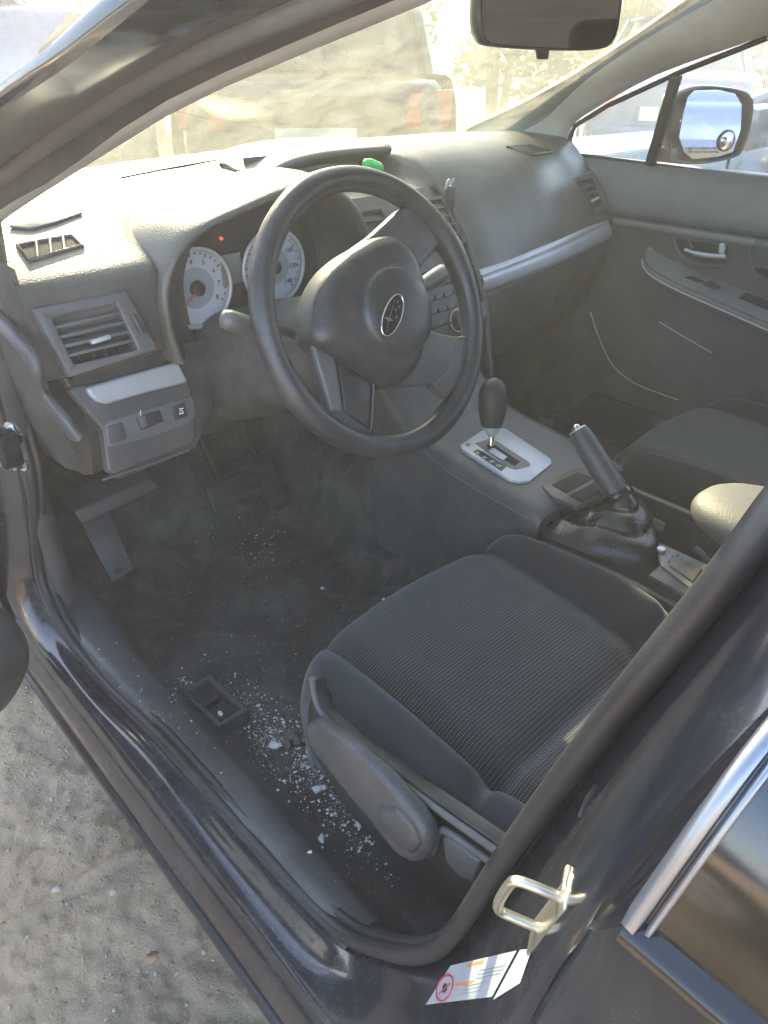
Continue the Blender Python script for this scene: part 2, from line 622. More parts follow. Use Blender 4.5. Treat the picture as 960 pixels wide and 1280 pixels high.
for _ in range(1500):
    x, y = rnd.uniform(-1.25, -.6), rnd.uniform(.35, 1.6)
    r = .0013 + .0035 * rnd.random() ** 5
    crumb(mb, (x, y, hgt(x, y) + r * .15), r)
for _ in range(4):
    x, y = rnd.uniform(-1.2, -.7), rnd.uniform(.4, 1.5)
    r = rnd.uniform(.006, .011)
    crumb(mb, (x, y, hgt(x, y) + r * .1), r)
M['stone'] = simple('pale_stone', (.42, .37, .30), .9, var=.3)
o = mb.build("gravel", M['stone'])
tag(o, "small pale stones scattered over the dry dirt beside the sill", "gravel", kind='stuff')

def leaf(cx, cy, sz, ang, label):
    c = at(cx, cy, z=.012)
    mb = MB()
    rows = []
    for i in range(7):
        t = i / 6
        wd = sz * .45 * math.sin(math.pi * min(1, t * .9 + .08)) * (1 + .25 * math.sin(9 * t))
        rows.append([Vector(((t - .5) * sz, s * wd, .004 + .35 * wd * abs(s) + .006 * math.sin(5 * t))) for s in (-1, -.5, 0, .5, 1)])
    rot = Matrix.Rotation(ang, 3, 'Z')
    mb.grid([[c + rot @ p for p in r] for r in rows])
    o = mb.build("dry_leaf", M['leaf'], solid=.0006)
    tag(o, label, "leaf")
leaf(192, 1197, .022, .8, "curled brown dry leaf lying on the dirt below the sill")
leaf(250, 1118, .016, 2.2, "small pale dry leaf at the edge of the sill's shadow")

# ------------------------------------------------------------------ the car body round the doorway
car = thing("car_body", "dark blue-grey car body with open driver's doorway, dirty sill and pillars", "car")

# outline of the weatherstrip round the door opening
SEAL = [(0, 455, -.708), (25, 538, -.714), (40, 600, -.72), (44, 660, -.73), (52, 725, -.742), (78, 785, -.75), (130, 852, -.747), (200, 922, -.742), (330, 1068, -.736), (420, 1160, -.73), (480, 1188, -.725), (528, 1193, -.722), (566, 1168, -.72), (640, 1060, -.72), (760, 900, -.72), (900, 730, -.712), (960, 650, -.705), (1050, 535, -.69)]
seal_pts = [at(px, py, x=x) for px, py, x in SEAL]
seal_pts = [Vector((-.70, 1.16, .98)), Vector((-.704, 1.11, .90))] + seal_pts
seal_curve = cr(seal_pts, 8)

OUT = [(-.80, 1.30, .95), (-.80, 1.30, .80), (-.80, 1.28, .62), (-.795, 1.22, .46), (-.79, 1.12, .385), (-.787, 1.0, .38), (-.787, .8, .38), (-.787, .55, .38), (-.787, .36, .38), (-.79, .25, .405), (-.80, .165, .50), (-.81, .115, .65), (-.82, .087, .795), (-.82, .072, .893), tuple(at(800, 1060, x=-.805)), tuple(at(960, 900, x=-.775)), tuple(at(1060, 800, x=-.75))]
N = 110
s_c = resample(seal_curve, N)
# match the outer curve to the seal by nearest parameter along the path
o_c = resample(cr([Vector(p) for p in OUT], 8), N)
ctr = Vector((-.76, .62, .85))
rows = []
for i in range(N):
    s = s_c[i]
    e = o_c[i]
    inn = (Vector((0, ctr.y, ctr.z)) - Vector((0, s.y, s.z))).normalized()
    lo = s.lerp(e, .16) - inn * .012
    rows.append([s + Vector((.02, 0, 0)) - inn * .012, s - inn * .010, lo, s.lerp(e, .4) - inn * .004, s.lerp(e, .7) + inn * .001, s.lerp(e, .93) + inn * .0, e - inn * .006, e + Vector((.010, 0, 0)) - inn * .014, e + Vector((.035, 0, 0)) - inn * .018])
MB().grid(rows).build("door_jamb", M['paint_sill'], car)
MB().tube(s_c, .0088, 10).build("door_seal", M['rubber'], car)
# second lip of the weatherstrip
MB().tube([p + Vector((.012, 0, 0)) + (Vector((0, ctr.y, ctr.z)) - Vector((0, p.y, p.z))).normalized() * .003 for p in s_c], .0065, 8).build("seal_lip", M['rubber'], car)

# rocker panel under the door
prof = [(-.775, .372), (-.786, .377), (-.7905, .366), (-.792, .335), (-.796, .318), (-.806, .309), (-.8105, .300), (-.811, .288), (-.806, .276), (-.80, .262), (-.80, .225), (-.79, .19), (-.74, .17), (-.6, .17)]
ys = [1.35 - i * .05 for i in range(50)]
MB().grid([[(x - .0015 * mno.noise(Vector((x * 30, y * 9, z * 30))), y, z) for x, z in prof] for y in ys]).build("rocker_panel", M['paint_sill'], car)
prof = [(-.806, .3035), (-.815, .3025), (-.818, .297), (-.815, .290), (-.806, .289)]
MB().grid([[(x, y, z) for x, z in prof] for y in [1.3, .9, .5, .2, -.4]], cv=True).build("rocker_edge_trim", M['rubber'], car)

# plastic scuff plate
pin = [(.60, 1.16, .318, .402), (.64, 1.05, .32, .404), (.655, .9, .325, .405), (.655, .7, .33, .405), (.65, .5, .33, .404), (.645, .40, .33, .402)]
def plate(y0, y1, name, lift=0.0):
    rows = []
    for i in range(26):
        y = y0 + (y1 - y0) * i / 25
        so = min(seal_pts[5:12], key=lambda p: abs(p.y - y))
        xs = -.742 + (.008 if y < .5 else .004 if y < .75 else 0)
        k = max(0, (y - .92) / .22)
        xi = -.655 + .02 * k
        w = .002 * mno.noise(Vector((0, y * 12, 0)))
        rows.append([(xi + .035, y, .298), (xi + .010, y, .315), (xi - .010, y, .345), (xi - .025, y, .384 + w + lift), (xi - .032, y, .397 + w + lift), (xi - .040, y, .402 + lift), (xs + .018, y, .407 + lift), (xs + .006, y, .406 + lift), (xs - .001, y, .400 + lift), (xs - .003, y, .390 + lift), (xs + .004, y, .380)])
    return MB().grid(rows).build(name, M['plastic2'], car)
plate(1.15, .335, "scuff_plate")
plate(.334, .18, "rear_scuff_plate", -.006)
# kick panel ahead of the scuff plate
rows = []
for i in range(14):
    t = i / 13
    z = .36 + .62 * t
    y0 = 1.055 + .10 * max(0, (.55 - abs(t - .35))) * .4
    rows.append([(-.735 + .01 * t, y0 + .02, z), (-.722 + .012 * t, y0 + .012, z), (-.705 + .012 * t, y0 + .02, z), (-.69 + .01 * t, y0 + .06, z), (-.675, y0 + .16, z), (-.665, y0 + .32, z), (-.66, 1.6, z)])
MB().grid(rows).build("kick_panel", M['plastic'], car)

# hinge side: bolts and check strap on the painted pillar
for px, py, r in ((15, 542, .013), (25, 578, .010)):
    c = at(px, py, x=-.745)
    mb = MB()
    mb.disc(c + Vector((.004, 0, 0)), (-1, -.25, 0), r * 1.35, .004, 20)
    mb.disc(c, (-1, -.25, 0), r, .011, 6, r * .9)
    mb.disc(c + Vector((-.010, 0, 0)), (-1, -.25, 0), r * .5, .006, 14)
    mb.build("hinge_bolt", M['chrome'], car, bevel=.0008)
c = at(8, 560, x=-.76)
MB().box(c, (.03, .03, .05)).build("hinge_plate", M['paint'], car, bevel=.004)

# carpeted floor, footwell and tunnel
def lerp(a, b, t): return a + (b - a) * t
rows = []
for j in range(60):
    y = 1.62 - j * .045
    r = []
    for i in range(41):
        x = -.72 + i * 1.44 / 40
        z = .300
        if y > 1.22:
            z += (y - 1.22) ** 1.25 * 1.15
        z += .010 * mno.noise(Vector((x * 7, y * 6, 1))) + .004 * mno.noise(Vector((x * 25, y * 25, 4)))
        if abs(x) < .17:
            z += .17 * (1 - (abs(x) / .17) ** 3)
        if abs(x) > .61:
            z += (abs(x) - .61) * .28
        r.append((x, y, z))
    rows.append(r)
o = MB().grid(rows).build("floor_carpet", M['carpet'], car)
o["label"] = "dark dirty carpet strewn with sand and broken glass"
# flat floor mat area: a slightly raised worn heel pad
# dead pedal
fy = 1.27
tl, tr_ = at(92, 640, y=fy), at(190, 598, y=fy)
bl, br = at(140, 728, y=1.19), at(168, 712, y=1.19)
mb = MB()
ax = (tr_ - tl)
mb.prism([tl, tr_, tr_ + Vector((.006, -.01, -.022)), tl + Vector((.006, -.01, -.026))], Vector((0, .05, .02)))
mb.build("footrest_rail", M['plastic2'], car, bevel=.003)
mb = MB()
tl2, tr2 = at(100, 652, y=fy - .005), at(136, 638, y=fy - .005)
nrm = (tr2 - tl2).cross(bl - tl2).normalized()
if nrm.y > 0: nrm = -nrm
mb.prism([tl2, tr2, br, bl], -nrm * .02)
mb.build("footrest_pad", M['plastic2'], car, bevel=.004)
c = tl2 * .1 + bl * .45 + br * .45
MB().disc(c - nrm * .001, nrm, .007, .004, 16).build("footrest_clip", M['black'], car, bevel=.001)

# pedals up in the dark of the footwell
for nm, cx, cy, cz, sw_, sh in (("brake_pedal", -.335, 1.19, .43, .085, .055), ("accelerator_pedal", -.215, 1.21, .40, .05, .13)):
    ax3 = (Vector((1, 0, 0)), Vector((0, .55, .83)).normalized(), Vector((0, -.83, .55)).normalized())
    pdl = MB().box((cx, cy, cz), (sw_, sh, .014), ax3).build(nm, M['rubber'], car, bevel=.004)
    for q in range(4):
        MB().box(Vector((cx, cy, cz)) + ax3[2] * .008 + ax3[1] * (q - 1.5) * sh * .22, (sw_ * .82, sh * .08, .004), ax3).build("pedal_rib", M['black'], pdl)
    MB().tube([Vector((cx, cy, cz)) - ax3[2] * .006, Vector((cx, cy + .08, cz + .10)), Vector((cx, cy + .10, cz + .3))], .008, 8).build("pedal_arm", M['void'], pdl)

# fuel and boot release levers let into the carpet
c = at(269, 882, z=.314)
fx = Vector((.08, -.10, 0)).normalized()
X = (at(310, 903, z=.352) - at(262, 858, z=.352)).normalized()
Y = Vector((-X.y, X.x, 0))
if Y.x > 0: Y = -Y
A3 = (X, Y, Vector((0, 0, 1)))
mb = MB()
for sx, sy, lx, ly in ((0, .023, .108, .009), (0, -.023, .108, .009), (.05, 0, .009, .04), (-.05, 0, .009, .04)):
    mb.box(c + X * sx + Y * sy, (lx, ly, .03), A3)
rel = mb.build("release_housing", M['plastic2'], car, bevel=.003)
MB().box(c - Vector((0, 0, .012)), (.095, .042, .006), A3).build("release_well", M['void'], rel)
for s in (-.021, .021):
    MB().box(c + X * s + Vector((0, 0, .003)), (.031, .030, .010), A3).build("release_lever", M['black'], rel, bevel=.003)

# ---- left windscreen pillar, built between its edges
def curve_px(pts, n=26):
    return resample(cr([at(px, py, x=x) for px, py, x in pts], 6), n)
O1 = curve_px([(-160, 245, -.815), (-70, 166, -.795), (0, 108, -.775), (60, 59, -.755), (125, -2, -.735), (210, -85, -.71)])
O2 = curve_px([(-160, 262, -.81), (-70, 182, -.792), (0, 126, -.775), (78, 72, -.754), (168, -2, -.73), (270, -85, -.705)])
O0 = [p + Vector((.03, .06, -.004)) for p in O1]
J1 = curve_px([(-160, 300, -.775), (-70, 222, -.76), (0, 165, -.745), (100, 98, -.725), (240, 10, -.695), (360, -70, -.67)])
J2 = curve_px([(-160, 345, -.725), (-70, 268, -.715), (0, 212, -.702), (110, 135, -.683), (250, 55, -.655), (390, -5, -.632), (520, -60, -.615)])
S1 = curve_px([(-160, 366, -.71), (-70, 290, -.70), (0, 234, -.69), (130, 133, -.667), (240, 77, -.648), (420, 1, -.622), (560, -55, -.605)])
S2 = curve_px([(-160, 388, -.70), (-70, 310, -.69), (0, 250, -.68), (130, 150, -.658), (240, 93, -.64), (430, 8, -.615), (570, -50, -.60)])
T1 = curve_px([(-160, 398, -.69), (-70, 318, -.68), (0, 262, -.684), (70, 222, -.668), (165, 152, -.638), (260, 100, -.622), (450, 18, -.598), (590, -40, -.58)])
T2 = curve_px([(-160, 412, -.665), (-60, 330, -.655), (5, 275, -.668), (60, 238, -.652), (122, 199, -.634), (240, 128, -.605), (480, 26, -.575), (620, -32, -.56)])
T3 = [p + Vector((.008, .03, -.002)) for p in T2]
MB().grid([O0, O1, [a.lerp(b, .5) + Vector((-.004, 0, .003)) for a, b in zip(O1, O2)], O2, [p + Vector((.002, -.004, -.004)) for p in O2]]).build("pillar_outer_panel", M['paint'], car)
MB().grid([[p + Vector((.002, -.004, -.004)) for p in O2], J1, J2, [p + Vector((.01, .01, 0)) for p in J2]]).build("pillar_jamb", M['paint'], car)
MB().tube([a.lerp(b, .5) for a, b in zip(J2, S1)], .0095, 10).build("pillar_seal", M['grey'], car)  # paler than the door seal's rubber, to paint in the light it catches
MB().grid([[p + Vector((.012, .02, .002)) for p in J2], S1, S2, T1]).build("pillar_garnish", M['plastic2'], car)
MB().grid([T1, [a.lerp(b, .5) + Vector((-.003, -.004, .002)) for a, b in zip(T1, T2)], T2, T3]).build("pillar_trim", M['trim'], car)

# ---- right windscreen pillar trim
U = curve_px([(585, 166, .66), (600, 158, .65), (640, 140, .635), (700, 109, .612), (780, 60, .59), (868, 0, .565), (930, -45, .55)])
L = curve_px([(690, 205, .70), (702, 190, .70), (712, 160, .70), (740, 138, .69), (822, 93, .675), (960, 44, .65), (1080, 5, .63)])
rows = []
for k in range(9):
    t = k / 8
    bul = .03 * math.sin(math.pi * t)
    rows.append([a.lerp(b, t) + Vector((-bul * .7, -bul * .6, bul * .3)) for a, b in zip(U, L)])
rows.insert(0, [p + Vector((.03, .03, .01)) for p in U])
rows.append([p + Vector((.04, .02, .0)) for p in L])
MB().grid(rows).build("right_pillar_trim", M['trim'], car)
# black ceramic edge of the glass along that pillar
MB().tube([p + Vector((-.002, .004, .004)) for p in U], .005, 6).build("glass_edge_seal", M['black'], car)

# ---- windscreen
def wsb(x): return 1.475 - .28 * x * x - .18 * abs(x) ** 3
rows = []
for i in range(33):
    s = -1 + 2 * i / 32
    r = []
    for j in range(15):
        t = j / 14
        xb, xt = .70 * s, .57 * s
        x = lerp(xb, xt, t)
        y = lerp(wsb(xb) + .02, .70 - .10 * s * s, t)
        z = lerp(1.005, 1.385, t) + .05 * math.sin(math.pi * t) * (1 - .55 * abs(s) ** 2) - (.03 * s * s) * t
        r.append((x, y, z))
    rows.append(r)
ws = MB().grid(rows).build("windscreen", M['windshield'], car)
ws["label"] = "dusty sunlit windscreen with wiper smears"
# cowl below the glass and its black band
rows = []
for i in range(33):
    x = -.70 + 1.40 * i / 32
    rows.append([(x, wsb(x) - .045, 1.035), (x, wsb(x) - .012, 1.032), (x, wsb(x) + .004, 1.030), (x, wsb(x) + .012, 1.02), (x, wsb(x) + .03, .98)])
MB().grid(rows).build("windscreen_base_strip", M['plastic'], car)

# ---- bonnet and wings beyond the glass
rows = []
for j in range(16):
    t = j / 15
    y = 1.52 + 1.0 * t
    r = []
    for i in range(21):
        s = -1 + i / 10
        x = s * (.70 - .08 * t * t)
        r.append((x, y - .12 * s * s, .985 - .02 * t - .17 * t * t - .04 * s * s))
    rows.append(r)
MB().grid(rows).build("bonnet", M['paint'], car)
for sgn in (-1, 1):
    rows = []
    for j in range(22):
        t = j / 21
        y = 1.18 + 1.35 * t
        zt = .985 - .03 * t - .17 * t * t
        arch = max(0, 1 - ((y - 1.95) / .36) ** 2) ** .5 * .36 if abs(y - 1.95) < .36 else 0
        w = .80 + .055 * math.sin(math.pi * min(1, t * 1.1)) - .10 * t ** 4
        zb = .24 + arch
        rows.append([(sgn * (.695 - .08 * t * t), y, zt - .035), (sgn * (w - .05), y, zt - .06), (sgn * (w - .01), y, zt - .12), (sgn * w, y, lerp(zb, zt, .6)), (sgn * w, y, zb), (sgn * (w - .05), y, zb)])
    MB().grid(rows).build("front_wing", M['paint'], car)
rows = []
for j in range(9):
    z = .2 + .6 * j / 8
    rows.append([(.76 * (-1 + i / 8), 2.62 - .16 * (-1 + i / 8) ** 2 - .05 * abs(j - 3) / 4 - .06 * (j / 8) ** 3, z) for i in range(17)])
MB().grid(rows).build("front_bumper", M['paint'], car)

# ---- roof, headliner, rear end, right side (they shade and enclose the cabin)
def roofgrid(z0, inset):
    rows = []
    for j in range(14):
        t = j / 13
        y = .70 - 2.0 * t
        r = []
        for i in range(17):
            s = -1 + i / 8
            x = s * (.575 - inset + .04 * math.sin(math.pi * min(1, t * 1.2)))
            r.append((x, y - .10 * s * s * (1 - t), z0 + .065 * math.sin(math.pi * (.12 + .7 * t)) - .045 * s * s))
        rows.append(r)
    return rows
MB().grid(roofgrid(1.385, 0)).build("roof", M['paint'], car, solid=.004)
MB().grid(roofgrid(1.35, .01)).build("headliner", M['liner'], car)
for sgn in (-1, 1):
    MB().grid([[(sgn * .58, .62, 1.36), (sgn * .59, .1, 1.41), (sgn * .60, -.6, 1.42), (sgn * .56, -1.3, 1.33)], [(sgn * .63, .60, 1.31), (sgn * .655, .1, 1.35), (sgn * .655, -.6, 1.35), (sgn * .60, -1.3, 1.26)], [(sgn * .60, .60, 1.29), (sgn * .62, .1, 1.33), (sgn * .62, -.6, 1.33), (sgn * .57, -1.3, 1.25)]]).build("roof_rail", M['paint'], car, solid=.003)
# rear body: back seat, shelf, rear pillars
def rbox(name, c, sz, mat, parent, bv=.03):
    return MB().box(c, sz).build(name, mat, parent, bevel=bv, seg=3)
rbox("rear_bench", (0, -.72, .45), (1.26, .48, .26), M['cloth'], car, .06)
rows = [[(x, -1.0 - .25 * t + .02 * math.cos(x * 9), .5 + .55 * t) for x in [-.62 + 1.24 * i / 12 for i in range(13)]] for t in [k / 6 for k in range(7)]]
MB().grid(rows).build("rear_backrest", M['cloth'], car, solid=.10)
for sx in (-.33, .33):
    rbox("rear_head_restraint", (sx, -1.26, 1.12), (.26, .09, .15), M['cloth'], car, .035)
MB().grid([[(-.62, -1.25, 1.02), (.62, -1.25, 1.02)], [(-.6, -1.75, 1.02), (.6, -1.75, 1.02)]]).build("parcel_shelf", M['plastic'], car)
MB().grid([[(-.55, -1.32, 1.37), (.55, -1.32, 1.37)], [(-.62, -1.85, 1.0), (.62, -1.85, 1.0)]]).build("rear_window", M['clear'], car)
MB().grid([[(-.76, -1.8, z), (-.3, -1.95, z), (.3, -1.95, z), (.76, -1.8, z)] for z in (.25, .5, .8, 1.02)]).build("tail_panel", M['paint'], car)
for sgn in (-1, 1):
    MB().grid([[(sgn * .57, -1.0, 1.36), (sgn * .68, -1.05, 1.0), (sgn * .82, -1.05, .7), (sgn * .82, -1.05, .25)], [(sgn * .56, -1.35, 1.34), (sgn * .70, -1.7, 1.0), (sgn * .80, -1.8, .7), (sgn * .78, -1.8, .25)]]).build("rear_quarter", M['paint'], car)
MB().grid([[(.80, 1.3, .18), (.80, -1.8, .18)], [(.80, 1.3, .40), (.80, -1.8, .40)], [(.70, 1.3, .42), (.70, -1.8, .42)], [(.66, 1.3, .30), (.66, -1.8, .30)]]).build("right_sill", M['paint'], car)

# ---- centre pillar: inner plastic trim, painted outside
bp_in = [(at(px, py, x=x)) for px, py, x in ((566, 1168, -.715), (640, 1060, -.715), (760, 900, -.712), (900, 730, -.705), (960, 650, -.70), (1050, 535, -.68))]
bp = resample(cr(bp_in, 6), 20)
MB().grid([bp, [p + Vector((.025, -.006, 0)) for p in bp], [p + Vector((.045, -.05, 0)) for p in bp], [p + Vector((.045, -.16, 0)) for p in bp]]).build("centre_pillar_trim", M['plastic'], car)

# ------------------------------------------------------------------ striker and warning label on the jamb
from mathutils.bvhtree import BVHTree
def bvh_of(o):
    return BVHTree.FromPolygons([v.co.copy() for v in o.data.vertices], [list(p.vertices) for p in o.data.polygons])
jamb = bpy.data.objects["door_jamb"]
JB = bvh_of(jamb)
def on(tree, px, py, off=.0008, fallback=-.78):
    d = ray(px, py).normalized()
    h = tree.ray_cast(CAM, d)
    p = h[0] if h[0] else at(px, py, x=fallback)
    return p - d * off

q1, q2 = on(JB, 706, 1116, .004), on(JB, 664, 1170, .004)
nS = Vector((-.45, .89, 0)).normalized()
la = (q2 - q1).normalized()
nS = (nS - la * nS.dot(la)).normalized()
lb = la.cross(nS)
mid = (q1 + q2) / 2
stk = MB().box(mid - nS * .002, ((q2 - q1).length * 1.1, .005, .018), (la, nS, lb)).build("striker_plate", M['zinc'], car, bevel=.0015)
mb = MB()
l1, l2 = q1.lerp(q2, .10), q1.lerp(q2, .78)
h = .023
mb.tube(cr([l1, l1 + nS * h * .55, l1.lerp(l2, .04) + nS * h * .92, l1.lerp(l2, .25) + nS * h, l1.lerp(l2, .72) + nS * h, l1.lerp(l2, .96) + nS * h * .9, l2 + nS * h * .55, l2], 6), .0027, 10)
mb.build("striker_loop", M['zinc'], stk)
q0 = on(JB, 711, 1086, .004)
MB().tube([q0, q0.lerp(q1, .5), q1], .0022, 8).build("striker_tab", M['zinc'], stk)

def decal(name, corners, nu, nv, mat, parent, off=.0008):
    a, b, c, d = [Vector((*p, 0)) for p in corners]
    rows = []
    for i in range(nu + 1):
        u = i / nu
        rows.append([on(JB, *(a.lerp(b, u).lerp(d.lerp(c, u), v / nv))[:2], off) for v in range(nv + 1)])
    return MB().grid(rows).build(name, mat, parent)
lab = decal("warning_label", [(563, 1207), (646, 1188), (615, 1246), (532, 1256)], 12, 8, M['sticker'], car, .0030)
lab["label"] = "white sticker with red ring symbol and orange bars"
decal("label_tail", [(650, 1187), (665, 1186), (650, 1229), (616, 1250)], 6, 6, M['sticker'], lab, .0036)
decal("label_bar", [(584, 1205), (605, 1200), (603, 1204), (582, 1209)], 3, 2, M['orange'], lab, .0040)
decal("label_bar", [(571, 1228), (592, 1225), (590, 1229), (568, 1232)], 3, 2, M['orange'], lab, .0040)
def spline_on(pts, r, name, mat, parent, closed=False):
    MB().tube([on(JB, x, y, .0038) for x, y in pts], r, 5, closed=closed).build(name, mat, parent)
ring = [(556 + 9 * math.cos(t) + 6 * math.sin(t) * .9, 1235 - 17 * math.sin(t) * .95 + 2 * math.cos(t)) for t in [2 * math.pi * k / 24 for k in range(24)]]
spline_on(ring, .0009, "label_ring", M['red'], lab, True)
spline_on([(549, 1242), (556, 1236), (563, 1229)], .0008, "label_slash", M['red'], lab)
MB().poly([on(JB, *p, .0040) for p in ((554, 1230), (558, 1228), (559, 1237), (555, 1242), (552, 1239))]).build("label_figure", M['ink'], lab)
for k in range(7):
    y0 = 1213 + k * 5.0
    x0 = 590 - k * 2.5 + (0 if k > 2 else 10)
    if k == 3: continue
    spline_on([(x0, y0), (x0 + 20, y0 - 4), (x0 + 34 - k * 1.5, y0 - 7)], .00009, "label_line", M['ink'], lab)

# slotted hole and plug on the painted pillar
c = on(JB, 737, 1000, .0)
MB().tube([on(JB, 727, 1022, .0004), on(JB, 735, 1000, .0004), on(JB, 746, 985, .0004)], .0022, 8).build("jamb_slot", M['void'], car)


# ------------------------------------------------------------------ dashboard
dash = thing("dashboard", "dark grey dashboard with sunlit top, air vents and instrument cluster", "dashboard")
ST = {
    -.705: [(1.21, 1.03), (1.12, 1.03), (1.06, 1.008), (.995, .984), (.956, .966), (.950, .94), (.957, .86), (.967, .845)],
    -.60: [(1.33, 1.034), (1.18, 1.034), (1.09, 1.014), (1.0, .985), (.956, .967), (.947, .94), (.953, .86), (.962, .845)],
    -.53: [(1.37, 1.034), (1.2, 1.034), (1.09, 1.014), (1.005, .985), (.960, .967), (.951, .94), (.956, .86), (.966, .845)],
    -.47: [(1.39, 1.034), (1.25, 1.034), (1.12, 1.01), (1.06, .98), (1.045, .95), (1.04, .91), (1.035, .86), (1.03, .83)],
    -.26: [(1.435, 1.034), (1.30, 1.036), (1.17, 1.01), (1.09, .98), (1.06, .95), (1.045, .91), (1.035, .86), (1.03, .83)],
    -.175: [(1.445, 1.034), (1.31, 1.038), (1.20, 1.018), (1.12, 1.0), (1.075, .985), (1.05, .95), (1.03, .88), (1.02, .83)],
    -.10: [(1.455, 1.034), (1.32, 1.036), (1.21, 1.0), (1.14, .99), (1.08, .985), (1.055, .95), (1.03, .88), (1.02, .83)],
    .10: [(1.455, 1.034), (1.32, 1.04), (1.21, 1.0), (1.14, .99), (1.08, .985), (1.055, .95), (1.03, .88), (1.02, .83)],
    .145: [(1.45, 1.034), (1.32, 1.045), (1.20, 1.04), (1.12, 1.02), (1.065, .975), (1.02, .91), (.985, .845), (.985, .82)],
    .22: [(1.44, 1.034), (1.31, 1.045), (1.19, 1.042), (1.11, 1.018), (1.045, .965), (1.0, .895), (.965, .838), (.968, .815)],
    .42: [(1.41, 1.034), (1.29, 1.045), (1.18, 1.04), (1.10, 1.012), (1.04, .96), (1.005, .905), (.985, .853), (.985, .832)],
    .60: [(1.33, 1.034), (1.25, 1.04), (1.18, 1.03), (1.12, 1.0), (1.07, .955), (1.04, .91), (1.005, .862), (1.002, .845)],
    .70: [(1.27, 1.03), (1.21, 1.03), (1.16, 1.02), (1.12, .99), (1.075, .95), (1.05, .91), (1.01, .87), (1.005, .85)],
}
sx = sorted(ST)
def dash_profile(x):
    for a, b in zip(sx, sx[1:]):
        if x <= b:
            t = (x - a) / (b - a)
            t = t * t * (3 - 2 * t)
            return [(lerp(p[0], q[0], t), lerp(p[1], q[1], t)) for p, q in zip(ST[a], ST[b])]
    return ST[sx[-1]]
rows = []
xs = [-.705 + 1.405 * i / 110 for i in range(111)]
for x in xs:
    rows.append([Vector((x, p.x, p.y)) for p in cr([Vector((a, b)) for a, b in dash_profile(x)], 6)])
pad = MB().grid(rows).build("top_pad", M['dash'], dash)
PAD = bvh_of(pad)

# hood over the instruments
rimp = [at(px, py, y=.942) for px, py in ((228, 455), (216, 425), (207, 372), (219, 326), (250, 291), (308, 262), (366, 239), (410, 236), (440, 258), (458, 290), (466, 330), (470, 372))]
rim = resample(cr(rimp, 8), 60)
cc = Vector((-.37, .942, .93))
def ringoff(k, dy, dz, ws=1.0):
    out = []
    for p in rim:
        d = p - cc
        out.append(Vector((cc.x + d.x * k * ws, p.y + dy, cc.z + d.z * (k if d.z > 0 else 1) + (dz if d.z > 0 else dz * max(0, 1 + d.z / .06)))))
    return out
hood = [ringoff(.95, .008, -.002), ringoff(.965, -.001, .0), ringoff(1.0, -.004, .002), ringoff(1.035, .004, .003), ringoff(1.065, .022, .004), ringoff(1.10, .06, .004), ringoff(1.18, .10, -.006, 1.02), ringoff(1.28, .17, -.022, 1.06), ringoff(1.34, .30, -.055, 1.08)]
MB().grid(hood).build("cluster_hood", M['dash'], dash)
inner = [ringoff(.95, .008, -.002), ringoff(.92, .02, -.004, .98), [p + Vector((.006, 0, 0)) for p in ringoff(.88, .045, -.006, .86)], [p + Vector((.012, 0, 0)) for p in ringoff(.86, .064, -.006, .76)]]
MB().grid(inner).build("cluster_shroud", M['plastic'], dash)
gy_ = 1.004
MB().prism([Vector((p.x, gy_ + .004, p.z)) for p in ringoff(.93, 0, 0)] + [Vector((-.18, gy_ + .004, .80)), Vector((-.56, gy_ + .004, .80))], (0, .01, 0)).build("cluster_face", M['black'], dash)
def gauge(px, py, nums, a0, a1, redfrom, label):
    c = at(px, py, y=gy_ - .004)
    g = MB().disc(c + Vector((0, .008, 0)), (0, -1, 0), .056, .004, 40).build("gauge_dial", M['gauge'], dash)
    g["label"] = label
    MB().disc(c + Vector((0, .004, 0)), (0, -1, 0), .030, .0012, 32).build("dial_centre", M['gauge2'], g)
    MB().ring(c + Vector((0, .0, 0)), (0, 1, 0), .0575, .0032, 48).build("dial_ring", M['silver'], g)
    MB().disc(c + Vector((0, .002, 0)), (0, -1, 0), .012, .008, 20, .010).build("needle_hub", M['black'], g)
    X, Z = Vector((1, 0, 0)), Vector((0, 0, 1))
    na = R(a0 - 3)
    dv = X * math.cos(na) + Z * math.sin(na)
    MB().tube([c + dv * .006 + Vector((0, -.004, 0)), c + dv * .043 + Vector((0, -.004, 0))], [.0016, .0006], 6).build("needle", M['red'], g)
    m = len(nums)
    for i, s in enumerate(nums):
        a = R(lerp(a0, a1, i / (m - 1)))
        dv = X * math.cos(a) + Z * math.sin(a)
        text(s, .0105, c + dv * .0385 + Vector((0, .0030, 0)), X, Z, M['ink'], "dial_number", g)
        for q in range(3):
            a2 = R(lerp(a0, a1, (i + q / 3) / (m - 1)))
            if i == m - 1 and q: break
            d2 = X * math.cos(a2) + Z * math.sin(a2)
            red = (i + q / 3) >= redfrom
            l0 = .046 if q == 0 else .0485
            MB().tube([c + d2 * l0 + Vector((0, .0036, 0)), c + d2 * .052 + Vector((0, .0036, 0))], .0008 if not red else .0013, 4).build("dial_tick", M['red'] if red else M['ink'], g)
    return g
gauge(247, 361, [str(i) for i in range(9)], 220, -30, 6.5, "white rev counter dial with red zone and chrome ring")
gauge(343, 334, ["0", "20", "40", "60", "80", "100", "120", "140"], 225, -45, 99, "white speedometer dial seen through the steering wheel")
a, b_ = at(280, 318, y=gy_), at(298, 354, y=gy_)
MB().box(((a.x + b_.x) / 2, gy_, (a.z + b_.z) / 2), (b_.x - a.x + .016, .004, a.z - b_.z)).build("trip_display", M['lcd'], dash, bevel=.001)
m, n, b, _ = nt('lit_telltale')
b.inputs["Base Color"].default_value = (.5, .02, .02, 1)
b.inputs["Emission Color"].default_value = (1, .05, .04, 1)
b.inputs["Emission Strength"].default_value = .35
M['tell'] = m
